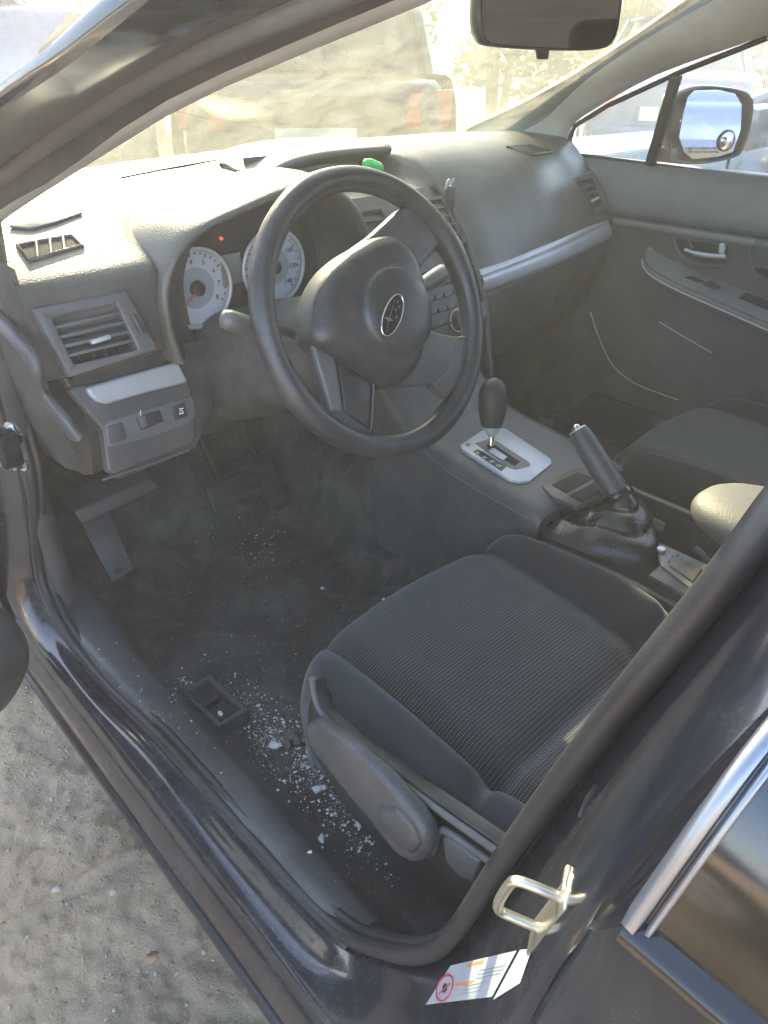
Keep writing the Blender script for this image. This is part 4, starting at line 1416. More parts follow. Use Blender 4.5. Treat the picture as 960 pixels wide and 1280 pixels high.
# gear lever
g0 = atp(614, 557, gp + gn * .004, gn)
g1 = at(617, 472, y=g0.y + .020)
dv = g1 - g0
lv = MB().tube([g0, g0 + dv * .32], .0055, 12).build("gear_lever", M['chrome'], con)
MB().tube([g0 + dv * t for t in (.14, .18, .26, .30)], [.006, .010, .0155, .0165], 16).build("lever_collar", M['silver'], lv)
prof = [(.285, .014), (.29, .0175), (.34, .0195), (.45, .0225), (.60, .0248), (.72, .0252), (.82, .0235), (.90, .0195), (.96, .013), (.99, .006), (1.0, .001)]
MB().tube([g0 + dv * t for t, _ in prof], [r_ for _, r_ in prof], 22).build("gear_knob", M['knob'], lv)
g2 = at(613, 445, x=.10)
MB().tube([at(611, 430, x=.12), at(613, 450, x=.12), at(614, 470, x=.12)], .004, 8).build("stack_leg_edge", M['grey'], con)

# tray and rear half
tz = .6075
tray_o = [at(px, py, z=tz) for px, py in ((677, 607), (700, 594), (723, 583), (742, 590), (768, 604), (762, 618), (722, 632), (690, 620))]
tray = MB().prism(tray_o, (0, 0, -.012)).build("tray", M['plastic2'], con, bevel=.003)
for pts in (((690, 606), (722, 590), (742, 597), (708, 616)), ((712, 619), (746, 601), (760, 608), (728, 627))):
    MB().prism([at(px, py, z=tz + .0012) for px, py in pts], (0, 0, -.001)).build("tray_well", M['void'], tray)
# rear console tub
def tub(x0, x1, y0, y1, zt, wl, name, mat):
    mb = MB()
    for c, s in (((x0, (y0 + y1) / 2, (zt + .33) / 2), (wl, y1 - y0, zt - .33)), ((x1, (y0 + y1) / 2, (zt + .33) / 2), (wl, y1 - y0, zt - .33))):
        mb.box(c, s)
    return mb.build(name, mat, con, bevel=.004)
tub(-.140, .100, .02, .548, .555, .014, "console_wall", M['plastic'])
MB().box((-.02, .28, .47), (.226, .52, .012)).build("console_floor", M['void'], con)
rl = [at(px, py, x=.098) for px, py in ((768, 607), (800, 622), (850, 645), (897, 666), (950, 690))]
MB().tube(rl, .0055, 8).build("console_rail", M['grey'], con)
MB().box(at(821, 656, x=.09), (.006, .028, .02)).build("console_clip", M['silver'], con, bevel=.002)
zb = .575
blk = [at(px, py, z=zb) for px, py in ((819, 675), (905, 714), (885, 752), (826, 706))]
sb = MB().prism(blk, (0, 0, -.012)).build("switch_block", M['grey'], con, bevel=.003)
MB().prism([at(px, py, z=zb - .004) for px, py in ((826, 706), (870, 738), (853, 742), (811, 718))], (0, 0, -.008)).build("switch_block_side", M['plastic2'], con, bevel=.002)
MB().prism([at(px, py, z=zb + .001) for px, py in ((840, 694), (878, 711), (866, 728), (836, 707))], (0, 0, .002)).build("blank_switch", M['plastic2'], sb, bevel=.001)
MB().prism([at(px, py, z=zb + .001) for px, py in ((835, 704), (836, 698), (846, 691), (849, 693), (839, 701))], (0, 0, .0015)).build("switch_mark", M['black'], sb)
MB().disc(at(826, 688, z=zb + .001), (0, 0, 1), .006, .004, 14).build("boot_screw", M['silver'], sb, bevel=.001)
MB().tube(cr([at(px, py, x=.03) for px, py in ((868, 685), (876, 692), (884, 702), (888, 712))], 4), .006, 8).build("seat_belt_stalk", M['grey'], con)
# handbrake
hb0, hb1 = at(776, 624, x=-.03), at(722, 538, x=-.03)
dv = hb1 - hb0
hb = MB().tube([hb0 - dv * .3, hb0, hb0 + dv * .1, hb0 + dv * .5, hb0 + dv * .9, hb0 + dv * .97, hb1], [.017, .0185, .0195, .0200, .0185, .0165, .0150], 18).build("handbrake", M['plastic2'], con)
hb["label"] = "raised handbrake grip with chrome button"
MB().tube([hb1 - dv * .05, hb1 + dv * .012, hb1 + dv * .02], [.0158, .0150, .010], 18).build("grip_cap", M['silver'], hb)
MB().tube([hb1, hb1 + dv * .065, hb1 + dv * .075], [.0072, .0068, .004], 14).build("release_button", M['chrome'], hb)
MB().tube([hb0 + dv * t for t in (.0, .03, .08, .11)], [.0225, .0245, .0245, .0215], 18).build("boot_collar", M['gloss'], hb)
base = [(667, 632), (672, 652), (700, 672), (750, 690), (806, 708), (829, 694), (826, 672), (806, 640), (788, 616), (760, 606), (724, 628), (690, 622)]
b3 = [at(px, py, z=.574) for px, py in base]
nb_ = 72
b3 = resample(cr(b3, 8, closed=True) + [b3[0]], nb_ + 1)[:-1]
cb = sum(b3, Vector()) / nb_
top_c = hb0 + dv * .02
ax1 = dv.normalized()
ux = Vector((1, 0, 0))
uy = ax1.cross(ux).normalized()
rows = []
for k in range(15):
    t = k / 14
    row = []
    for i, p in enumerate(b3):
        d = p - cb
        a = math.atan2(d.y, d.x)
        tp_ = top_c + (ux * math.cos(a) - uy * math.sin(a) * (1 if uy.y < 0 else -1)) * .021
        q = p.lerp(tp_, t ** .9)
        q.z = p.z + (tp_.z - p.z) * t ** 1.5
        fold = math.sin(math.pi * t)
        q += Vector((d.x, d.y, 0)).normalized() * fold ** .6 * (.0075 * math.sin(19 * t + 1.6 * math.sin(a + .6)) + .004 * math.sin(11 * t - 2 * a + 1) + .002 * math.sin(7 * a + 9 * t))
        q.z += fold * (.006 * math.sin(17 * t + 1.3 * a) + .007) - .010 * (1 - t) ** 6
        row.append(q)
    rows.append(row)
MB().grid(rows, cv=True).build("handbrake_boot", M['leather'], con)
# armrest lid
rows = []
ca, sa = Vector((-.005, .20, .648)), (.085, .175, .036)
def sp(v, e): return math.copysign(abs(v) ** e, v)
for i in range(17):
    la_ = -math.pi / 2 + math.pi * i / 16
    rows.append([ca + Vector((sa[0] * sp(math.cos(la_), .6) * sp(math.cos(lo), .8), sa[1] * sp(math.cos(la_), .6) * sp(math.sin(lo), .8), sa[2] * sp(math.sin(la_), .9))) for lo in [2 * math.pi * k / 40 for k in range(40)]])
al = MB().grid(rows, cv=True).build("armrest_lid", M['armrest'], con)
MB().box((-.005, .12, .54), (.15, .24, .16)).build("armrest_box", M['plastic'], con, bevel=.02)

# ------------------------------------------------------------------ passenger's door
pd = thing("passenger_door", "closed front passenger door with grey trim, pull handle and wing mirror", "car door", (.75, .5, .3))
ysd = [1.12 - 1.30 * i / 30 for i in range(31)]
def dsec(y):
    rise = .012 * (1.0 - y)
    return [(.735, .99 + rise * .2), (.722, .990 + rise * .2), (.708, .984 + rise * .2), (.694, .965), (.684, .94), (.679, .91), (.680, .885 + rise), (.688, .874 + rise), (.700, .870 + rise)]
MB().grid([[(x, y, z) for x, z in dsec(y)] for y in ysd]).build("upper_pad", M['pad'], pd)
rows = [[(.700, y, .870 + .012 * (1 - y)), (.690, y, .866 + .012 * (1 - y)), (.688, y, .852 + .012 * (1 - y)), (.693, y, .842 + .012 * (1 - y)), (.698, y, .80), (.700, y, .74), (.695, y, .66), (.700, y, .56), (.70, y, .42), (.71, y, .36)] for y in ysd]
MB().grid(rows).build("door_panel", M['grey'], pd)
st_ = [[(.6895, y, .8655 + .012 * (1 - y)), (.6862, y, .8615 + .012 * (1 - y)), (.6865, y, .8545 + .012 * (1 - y)), (.6895, y, .8505 + .012 * (1 - y))] for y in [1.0 - .34 * i / 12 for i in range(13)]]
MB().grid(st_).build("waist_strip", M['pad'], pd)
edge = resample(cr([at(px, py, x=x) for px, py, x in ((804, 318, .675), (806, 328, .655), (818, 340, .635), (850, 357, .622), (900, 379, .618), (960, 405, .615), (1040, 440, .615), (1150, 490, .62))], 6), 26)
rows = [[Vector((.698, p.y, p.z + .018)) for p in edge], [Vector((.67 if i > 2 else .69, p.y, p.z + .012)) for i, p in enumerate(edge)], [p + Vector((.008, 0, .003)) for p in edge], edge, [p + Vector((.001, 0, -.010)) for p in edge], [p + Vector((.012, 0, -.026)) for p in edge], [Vector((.698, p.y, p.z - .045)) for p in edge]]
arm = MB().grid(rows).build("door_armrest", M['pad'], pd)
MB().tube([p + Vector((-.001, 0, -.012)) for p in edge], .002, 6).build("armrest_edge", M['silver'], arm)
MB().tube([p + Vector((.002, 0, .001)) for p in edge], .003, 6).build("armrest_bead", M['grey'], arm)
for pts in (((852, 347), (866, 345), (880, 352), (866, 355)), ((876, 353), (890, 351), (902, 360), (888, 362))):
    MB().prism([at(px, py, x=.655) for px, py in pts], (.004, 0, 0)).build("window_switch", M['black'], arm, bevel=.001)
on_x([(920, 374), (932, 366), (1000, 390), (1000, 418)], .66, .003, "pull_pocket", M['void'], arm, .001)
# inner handle
bowl = on_x([(842, 297), (850, 292), (908, 297), (910, 310), (906, 330), (880, 330), (858, 324), (848, 314)], .693, .003, "handle_bowl", M['black'], pd, .001)
MB().tube(cr([at(px, py, x=.689) for px, py in ((843, 296), (846, 310), (856, 323), (878, 331), (905, 333))], 5), .0036, 8).build("handle_bezel", M['grey'], bowl)
MB().tube(cr([at(px, py, x=.672) for px, py in ((856, 312), (870, 317), (890, 320), (907, 321))], 4), [.004] * 4 + [.0055] * 9, 8).build("door_handle", M['silver'], bowl)
MB().tube([at(902, 318, x=.68), at(903, 310, x=.678), at(903, 304, x=.68)], [.006, .0075, .006], 10).build("lock_knob", M['silver'], bowl)
MB().tube([at(860, 300, x=.688), at(866, 310, x=.688)], .0026, 6).build("handle_hinge", M['grey'], bowl)
MB().tube(cr([at(px, py, x=.692) for px, py in ((933, 286), (935, 300), (938, 325), (945, 342), (962, 352))], 5), .003, 6).build("pad_outline", M['grey'], pd)
on_x([(936, 288), (960, 290), (1050, 300), (1050, 370), (962, 350), (946, 340), (939, 322)], .6965, .004, "door_insert", M['cloth'], pd, .001)
# map pocket outline and lower carpet edge
MB().tube(cr([at(px, py, x=.684) for px, py in ((738, 390), (748, 420), (765, 455), (790, 477), (820, 490), (848, 500))], 5), .0016, 6).build("lower_edge_bead", M['silver'], pd)
MB().tube(cr([at(px, py, x=.684) for px, py in ((824, 402), (850, 418), (890, 441))], 4), .0016, 6).build("pocket_edge", M['silver'], pd)
MB().grid([[at(738, 388, x=.688), at(795, 376, x=.694)], [at(752, 425, x=.686), at(772, 410, x=.690)], [at(765, 452, x=.685), at(766, 440, x=.686)]]).build("kick_reflection", M['grey'], pd)  # grey triangle modelled in place of a pale reflection low on the door
rows = [[(.70, 1.06, .66), (.66, 1.12, .64), (.62, 1.35, .62)], [(.70, 1.02, .52), (.66, 1.1, .5), (.62, 1.4, .48)], [(.70, .96, .36), (.66, 1.1, .34), (.62, 1.5, .33)]]
MB().grid(rows).build("kick_trim", M['plastic'], car)
# outer skin
MB().grid([[(.74, y, .99), (.79, y, .90), (.84, y, .75), (.83, y, .5), (.80, y, .38)] for y in (1.12, .8, .4, 0, -.2, -.9, -1.06)]).build("door_skin", M['paint'], pd)
# frame: divider, belt seal, panes
def bar(p, q, w, d, name, mat, parent, bv=.002):
    p, q = Vector(p), Vector(q)
    z = (q - p).normalized()
    x = Vector((0, -1, 0)); x = (x - z * x.dot(z)).normalized()
    y = z.cross(x)
    return MB().box((p + q) / 2, ((q - p).length, w, d), (z, x, y)).build(name, mat, parent, bevel=bv)
dv0, dv1 = at(813, 206, x=.712), at(846, 93, x=.692)
bar(dv0, dv1, .020, .02, "window_divider", M['black'], pd)
MB().tube([at(px, py, x=.716) for px, py in ((706, 192), (760, 199), (813, 206), (880, 215), (960, 224), (1080, 238))], .0055, 8).build("belt_seal", M['black'], pd)
MB().tube([at(px, py, x=x) for px, py, x in ((708, 193, .71), (713, 170, .71), (719, 157, .708), (760, 132, .70), (846, 92, .69), (960, 47, .66))], .0055, 8).build("frame_seal", M['black'], pd)
on_x([(711, 191), (718, 159), (838, 96), (808, 203)], .716, .004, "quarter_glass", M['clear'], pd, 0)
MB().grid([[at(815, 207, x=.718), at(1080, 238, x=.718)], [at(848, 94, x=.70), at(1080, 0, x=.66)]]).build("door_glass", M['clear'], pd)
# wing mirror
mo, mn = Vector((.865, .90, 1.06)), Vector((-.447, -.894, -.012)).normalized()
hs = [(845, 132), (852, 115), (879, 107), (926, 112), (942, 123), (941, 149), (931, 184), (920, 197), (880, 205), (846, 203), (838, 190), (839, 160)]
h3 = resample(cr([atp(px, py, mo, mn) for px, py in hs], 6, closed=True) + [atp(*hs[0], mo, mn)], 49)[:-1]
hc = sum(h3, Vector()) / 48
rows = []
for s, d in ((.93, .004), (.97, -.002), (1.0, .004), (1.02, .02), (.99, .05), (.88, .08), (.62, .105), (.3, .115), (.02, .118)):
    rows.append([hc + (p - hc) * s - mn * d for p in h3])
wm = MB().grid(rows, cv=True).build("wing_mirror", M['black'], pd)
wm["label"] = "black wing mirror outside the passenger window"
gl_ = [(868, 113), (897, 112), (919, 117), (927, 131), (926, 162), (916, 190), (897, 196), (866, 199), (855, 190), (849, 171), (854, 143), (860, 121)]
MB().prism([atp(px, py, mo - mn * .001, mn) for px, py in gl_], -mn * .004).build("mirror_glass", M['mirror'], wm)
cs = atp(908, 176, mo + mn * .001, mn)
rows = [[cs + (mn.orthogonal().normalized() * math.cos(a) + mn.cross(mn.orthogonal().normalized()) * math.sin(a)) * .0205 * math.sin(t) + mn * (.012 * math.cos(t) - .008 * 0) for a in [2 * math.pi * k / 28 for k in range(28)]] for t in [.02 + .5 * math.pi * k / 8 for k in range(9)]]
MB().grid(rows, cv=True).build("spot_mirror", M['mirror'], wm)
MB().ring(cs + mn * .001, mn, .0212, .002, 30, 6).build("spot_mirror_ring", M['black'], wm)
mx = (atp(910, 195, mo, mn) - atp(860, 195, mo, mn)).normalized()
text("OBJECTS IN MIRROR ARE\nCLOSER THAN THEY APPEAR", .0075, atp(877, 188, mo + mn * .0008, mn), mx, (0, 0, 1), M['grey'], "mirror_lettering", wm)
MB().box(atp(836, 196, mo - mn * .03, mn), (.07, .05, .05)).build("mirror_stalk", M['black'], wm, bevel=.012)

# ------------------------------------------------------------------ interior mirror
rm = thing("rear_view_mirror", "interior rear-view mirror in black frame hanging before the windscreen", "mirror", (-.01, .72, 1.25))
ro, rn = Vector((-.01, .72, 1.25)), Vector((-.34, -.93, .05)).normalized()
hs = [(597, 20), (602, 48), (616, 57), (690, 62), (752, 61), (769, 49), (776, 20), (778, -20), (760, -34), (690, -38), (615, -34), (600, -22)]
h3 = resample(cr([atp(px, py, ro, rn) for px, py in hs], 6, closed=True) + [atp(*hs[0], ro, rn)], 61)[:-1]
hc = sum(h3, Vector()) / 60
rows = []
for s, d in ((.94, .002), (.97, -.003), (1.0, .002), (1.01, .012), (.97, .028), (.8, .042), (.4, .05), (.02, .052)):
    rows.append([hc + (p - hc) * s - rn * d for p in h3])
MB().grid(rows, cv=True).build("mirror_housing", M['black'], rm)
MB().prism([hc + (p - hc) * .945 + rn * .0005 for p in h3], -rn * .003).build("mirror_glass", M['mirror'], rm)
tb = [atp(px, py, ro, rn) for px, py in ((673, 60), (688, 60), (686, 74), (675, 74))]
MB().prism(tb, -rn * .01).build("dip_tab", M['black'], rm, bevel=.002)
MB().tube([hc - rn * .045, hc - rn * .07 + Vector((0, 0, .05)), Vector((0, .79, 1.37))], .009, 8).build("mirror_stem", M['black'], rm)

# ------------------------------------------------------------------ small loose things on the dash
cp = thing("phone_clip", "small dark phone clip pushed onto the centre air vent", "clip", tuple(sf(.06, .12)))
p0_ = at(564, 262, x=.10)
p1_ = at(561, 232, x=.10)
MB().box((p0_ + p1_) / 2, (.018, .012, (p1_ - p0_).length)).build("clip_body", M['plastic2'], cp, bevel=.003)
for s in (-1, 1):
    MB().tube([p1_ + Vector((s * .006, 0, -.006)), p1_ + Vector((s * .007, -.004, .008)), p1_ + Vector((s * .005, -.006, .012))], [.004, .0035, .002], 8).build("clip_prong", M['silver'], cp)
gc = at(467, 208, y=1.12)
o = MB().tube([gc + Vector((-.022, .0, .006)), gc + Vector((-.020, 0, .006)), gc + Vector((-.008, 0, .005)), gc + Vector((.012, -.002, -.002)), gc + Vector((.02, -.003, -.006))], [.004, .0085, .0095, .009, .004], 14).build("green_lighter", M['green'])
tag(o, "bright green plastic lighter lying below the display visor", "lighter")

# ------------------------------------------------------------------ open driver's door at the left edge
HG = Vector((-.80, 1.12, 0))
dd = thing("driver_door", "open driver's door, only its dark lower trim corner showing at left", "car door", tuple(HG), local=True)
dd.rotation_euler = (0, 0, -R(64))
rows = []
for k in range(15):
    z = .325 + (.205 * k / 10 if k < 11 else .205 + .43 * (k - 10) / 4)
    fr = -.045 - min(.05, 2.5 * (z - .43) ** 2)
    bul = .100 - min(.055, 3.6 * (z - .43) ** 2)
    rows.append([(.0, fr + .0, z), (bul * .6, fr + .002, z), (bul * .88, fr - .008, z), (bul, fr - .03, z), (bul * 1.02, fr - .08, z), (bul, -.4, z), (bul * .95, -.8, z), (bul * .8, -1.0, z), (.0, -1.05, z)])
MB().grid(rows).build("door_trim", M['plastic'], dd)
MB().grid([[(x, y, z) for y in (-.06, -.3, -.7, -1.06)] for x, z in ((-.01, .99), (-.045, .92), (-.07, .75), (-.06, .5), (-.03, .34), (.05, .33))]).build("door_skin", M['paint'], dd)
MB().tube([(.04, -.02, .97), (.04, -.3, 1.15), (.04, -.6, 1.32), (.04, -.95, 1.34), (.04, -1.05, 1.0)], .018, 8).build("window_frame", M['black'], dd)
MB().grid([[(.02, -.05, .97), (.02, -1.04, .99)], [(.04, -.6, 1.31), (.04, -.98, 1.32)]]).build("door_glass", M['clear'], dd)
MB().box((.10, -.55, .70), (.06, .5, .05)).build("door_armrest", M['plastic2'], dd, bevel=.015)

# ------------------------------------------------------------------ rear door beside the camera
M['trimstrip'] = simple('dull_bright_trim', (.22, .23, .25), .3, metal=.7)
rd = thing("rear_door", "closed glossy dark rear door with sky-reflecting window at lower right", "car door", (-.85, -.4, .3))
GR = [at(px, py, x=x) for px, py, x in ((1060, 810, -.775), (974, 905, -.80), (814, 1068, -.828), (716, 1185, -.845), (657, 1285, -.843), (600, 1400, -.84))]
SP = [at(px, py, x=x) for px, py, x in ((1060, 800, -.785), (955, 917, -.826), (870, 1030, -.846), (786, 1150, -.860))]
gr, spc = resample(cr(GR, 6), 30), resample(cr(SP, 6), 24)
up = [p for p in gr if p.z > 1.0]
lowg = [p for p in gr if p.z <= 1.02]
up = resample(up + [at(735, 1160, x=-.846)], 24)
MB().grid([[p + Vector((.03, .004, 0)) for p in up], [p + Vector((.006, .001, 0)) for p in up], up] + [[a.lerp(b, t) + Vector((-.003 * math.sin(math.pi * t), 0, 0)) for a, b in zip(up, spc)] for t in (.1, .35, .6, .85, 1)]).build("window_frame", M['paint'], rd)
rows = [[p + Vector((.004, .002, 0)) for p in spc], [p + Vector((-.0025, .001, 0)) for p in spc], [p + Vector((-.003, -.0030, 0)) for p in spc], [p + Vector((.002, -.0034, 0)) for p in spc], [p + Vector((.002, -.0046, 0)) for p in spc], [p + Vector((-.001, -.0050, 0)) for p in spc], [p + Vector((-.001, -.0066, 0)) for p in spc], [p + Vector((.004, -.007, 0)) for p in spc]]
MB().grid(rows).build("frame_trim", M['trimstrip'], rd)
rows = []
for k, p in enumerate(spc):
    rows.append([Vector((p.x + .002, y, p.z)) for y in (p.y - .003, p.y - .06, -.15, -.4, -.9)])
MB().grid(rows).build("door_glass", M['tint'], rd)
zb0 = spc[-1].z
yb0 = spc[-1].y
MB().grid([[(-.850, y, zb0 + .001), (-.862, y, zb0 + .0005), (-.866, y, zb0 - .003), (-.863, y, zb0 - .0075), (-.852, y, zb0 - .008)] for y in (yb0 + .0, yb0 - .05, -.2, -.5, -1.0)]).build("belt_strip", M['gloss'], rd)
lg = resample([at(735, 1160, x=-.846)] + [p for p in gr if p.z < at(735, 1160, x=-.846).z] + [Vector((-.838, .11, .65)), Vector((-.83, .16, .45)), Vector((-.82, .20, .38))], 26)
rows = []
for p in lg:
    bul = .018 * math.sin(math.pi * min(1, max(0, (zb0 - p.z) / .6)))
    zu = (zb0 - .009 - lg[0].z) * max(0, 1 - (lg[0].z - p.z) / .15)
    zz = lambda k: Vector((0, 0, zu * k))
    rows.append([p + Vector((.03, .004, 0)), p + Vector((.006, .001, 0)), p, p + Vector((-.005, -.005, 0)) + zz(.35), p + Vector((-.009, -.015, 0)) + zz(1), p + Vector((-.012 - bul * .4, -.04, 0)) + zz(1), Vector((-.862 - bul, p.y - .10, p.z)) + zz(1), Vector((-.864 - bul, -.4, p.z)) + zz(1), Vector((-.85 - bul, -1.0, p.z)) + zz(1)])
MB().grid(rows).build("door_skin", M['paint'], rd)

# ------------------------------------------------------------------ parked cars in the yard
def parked(name, label, loc, rotz, pm, L=4.5, Wd=1.78, Ht=1.46, suv=False, scale=1.0, belt=None):
    t = thing(name, label, "car", loc, "cars parked in the yard", local=True)
    t.rotation_euler = (0, 0, rotz)
    t.scale = (scale,) * 3
    h = Wd / 2
    belt = belt or (.93 if not suv else 1.02)
    yF, yR = L / 2, -L / 2
    cowl, back = (.95, -1.55) if not suv else (1.0, -2.05)
    # body: stations nose to tail (y, half width factor, top z, bottom z)
    SB = [(yF, .62, .58, .42), (yF - .04, .76, .68, .30), (yF - .16, .90, .76, .22), (yF - .5, .97, belt - .13, .20), (yF - .9, 1.0, belt - .06, .20), (cowl, 1.0, belt, .20), (.2, 1.0, belt + .01, .20), (-.8, 1.0, belt + .02, .20), (back, .99, belt + .03, .21), (yR + .35, .96, belt + (.02 if not suv else .03), .24), (yR + .06, .86, belt - .02, .32), (yR, .74, belt - .10, .42)]
    rows = []
    for y, k, zt, zb in [tuple(p) for p in [(v[0], v[1], v[2], v[3]) for v in cr([Vector(s) for s in SB], 3)]]:
        w = h * k
        half = [(w * .80, zb), (w * .97, zb + .05), (w, lerp(zb, zt, .3)), (w * 1.0, lerp(zb, zt, .55)), (w * .985, lerp(zb, zt, .80)), (w * .95, zt - .03), (w * .90, zt), (w * .6, zt + .025), (0, zt + .035)]
        rows.append([(x, y, z) for x, z in half] + [(-x, y, z) for x, z in half[-2::-1]])
    mb = MB().grid(rows)
    mb.poly(rows[0]); mb.poly(rows[-1][::-1])
    body = mb.build("body", pm, t)
    # glasshouse
    rf, rb = (.15, -1.0) if not suv else (.25, -1.85)
    G0 = [(cowl, .60), (cowl - .25, .82), (.2, .90), (-.7, .89), (back + .15, .80), (back, .55)]
    G1 = [(rf, .45), (rf - .12, .64), (-.1, .70), (-.6, .69), (rb + .1, .62), (rb, .45)]
    def ringc(G, z, grow=0):
        a = [Vector((h * k, y, z)) for y, k in G]
        b = [Vector((-h * k, y, z)) for y, k in reversed(G)]
        return a + b
    lo, hi = ringc(G0, belt + .02), ringc(G1, Ht - .05)
    MB().grid([lo, [a.lerp(b, .5) + Vector((a.x * .03, 0, 0)) for a, b in zip(lo, hi)], hi], cv=True).build("glasshouse", M['darkglass'], t)
    top = ringc([(y, k * .8) for y, k in G1], Ht)
    roof = MB().grid([[p + Vector((0, 0, -.01)) for p in hi], [p + Vector((0, 0, .015)) for p in hi], top], cv=True)
    roof.poly([p + Vector((0, 0, .005)) for p in top])
    roof.build("roof", pm, t)
    for sgn in (-1, 1):
        for i, j in ((0, 0), (2, 2), (4, 4)):
            a, b = lo[i], hi[j]
            MB().tube([Vector((a.x * sgn * 1.01, a.y + (.12 if i == 0 else 0), a.z)), Vector(((a.x * .5 + b.x * .5) * sgn * 1.03, (a.y + b.y) / 2 + (.06 if i == 0 else 0), (a.z + b.z) / 2)), Vector((b.x * sgn * 1.01, b.y, b.z))], .035, 6).build("pillar", pm, t)
        for y in (.25 + .65, .25 - .42, -1.25):
            MB().box((sgn * h * 1.001, y - .1, .62), (.006, .008, .60)).build("door_seam", M['void'], t)
        for y in (-.02, -.98):
            MB().box((sgn * (h + .012), y, .80), (.03, .17, .03)).build("door_handle", pm, t, bevel=.008)
        MB().box((sgn * (h + .08), cowl - .25, belt + .06), (.18, .09, .13)).build("door_mirror", pm, t, bevel=.03)
        for y in (yF - .85, yR + .85):
            c = Vector((sgn * (h - .09), y, .32))
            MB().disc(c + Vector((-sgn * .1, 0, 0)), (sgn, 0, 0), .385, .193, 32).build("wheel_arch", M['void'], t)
            wh = MB().disc(c + Vector((-sgn * .1, 0, 0)), (sgn, 0, 0), .32, .20, 32, .30).build("tyre", M['tyre'], t)
            MB().disc(c + Vector((sgn * .095, 0, 0)), (sgn, 0, 0), .215, .008, 28, .20).build("rim", M['alloy'], wh)
            for q in range(5):
                a = q * 2 * math.pi / 5
                MB().disc(c + Vector((sgn * .104, .12 * math.cos(a), .12 * math.sin(a))), (sgn, 0, 0), .045, .003, 12).build("rim_hole", M['void'], wh)
        MB().prism([(sgn * h * .60, yF - .02, .62), (sgn * h * .93, yF - .22, .66), (sgn * h * .93, yF - .32, .78), (sgn * h * .66, yF - .12, .74)], (0, .06, .01)).build("headlight", M['clearlens'], t, bevel=.015)
        MB().prism([(sgn * h * .58, yR - .004, belt - .25), (sgn * h * .90, yR + .10, belt - .25), (sgn * h * .92, yR + .12, belt - .04), (sgn * h * .62, yR + .02, belt - .05)], (0, -.035, 0)).build("tail_light", M['redlens'], t, bevel=.012)
    MB().box((0, yR - .005, belt - .30), (.5, .03, .12)).build("number_plate", M['plate'], t, bevel=.004)
    MB().box((0, yF - .005, .50), (h * 1.1, .03, .12)).build("grille", M['void'], t, bevel=.01)
    MB().box((0, yR + .0, .45), (h * 1.55, .12, .16)).build("bumper", pm, t, bevel=.04)
    for s in (-.45, .15):
        MB().tube([(s, cowl + .03, belt + .04), (s + .25, cowl - .05, belt + .09), (s + .5, cowl - .07, belt + .10)], .008, 5).build("wiper", M['black'], t)
    return t
M['paint_tan'] = paint('tan_paint', (.28, .2, .14), dust=.4)
parked("parked_car", "silver-white car parked alongside, bonnet seen through the passenger windows", (2.68, .45, 0), 0, M['paint_silver'])
parked("parked_car", "blue car standing beyond the silver-white one with red tail light", (8.6, 5.2, .0), R(-62), M['paint_blue'])
parked("parked_car", "grey-green off-roader seen from behind through the dusty windscreen", (3.6, 5.86, 0), R(-38), M['paint_grey'], L=4.7, Wd=1.86, Ht=1.72, suv=True)
parked("parked_car", "tall faded silver-lilac car at the top left beyond the pillar", (-1.35, 4.8, 0), R(88), M['paint_lilac'], L=4.9, Wd=1.9, Ht=2.0, suv=True, belt=1.33)
parked("parked_car", "dark blue car reflected in the wing mirror", (2.05, -5.0, 0), R(8), M['paint_blue'])
parked("parked_car", "dull red car reflected in the wing mirror behind the dark blue one", (4.4, -6.0, 0), R(-6), M['paint_red'])
parked("parked_car", "pale car far off behind the grey-green off-roader", (9.5, 13.5, 0), R(60), M['paint_silver'])

parked("parked_car", "tan car left of the open doorway, mirrored in the rear door glass", (-5.2, 1.6, 0), R(12), M['paint_tan'])
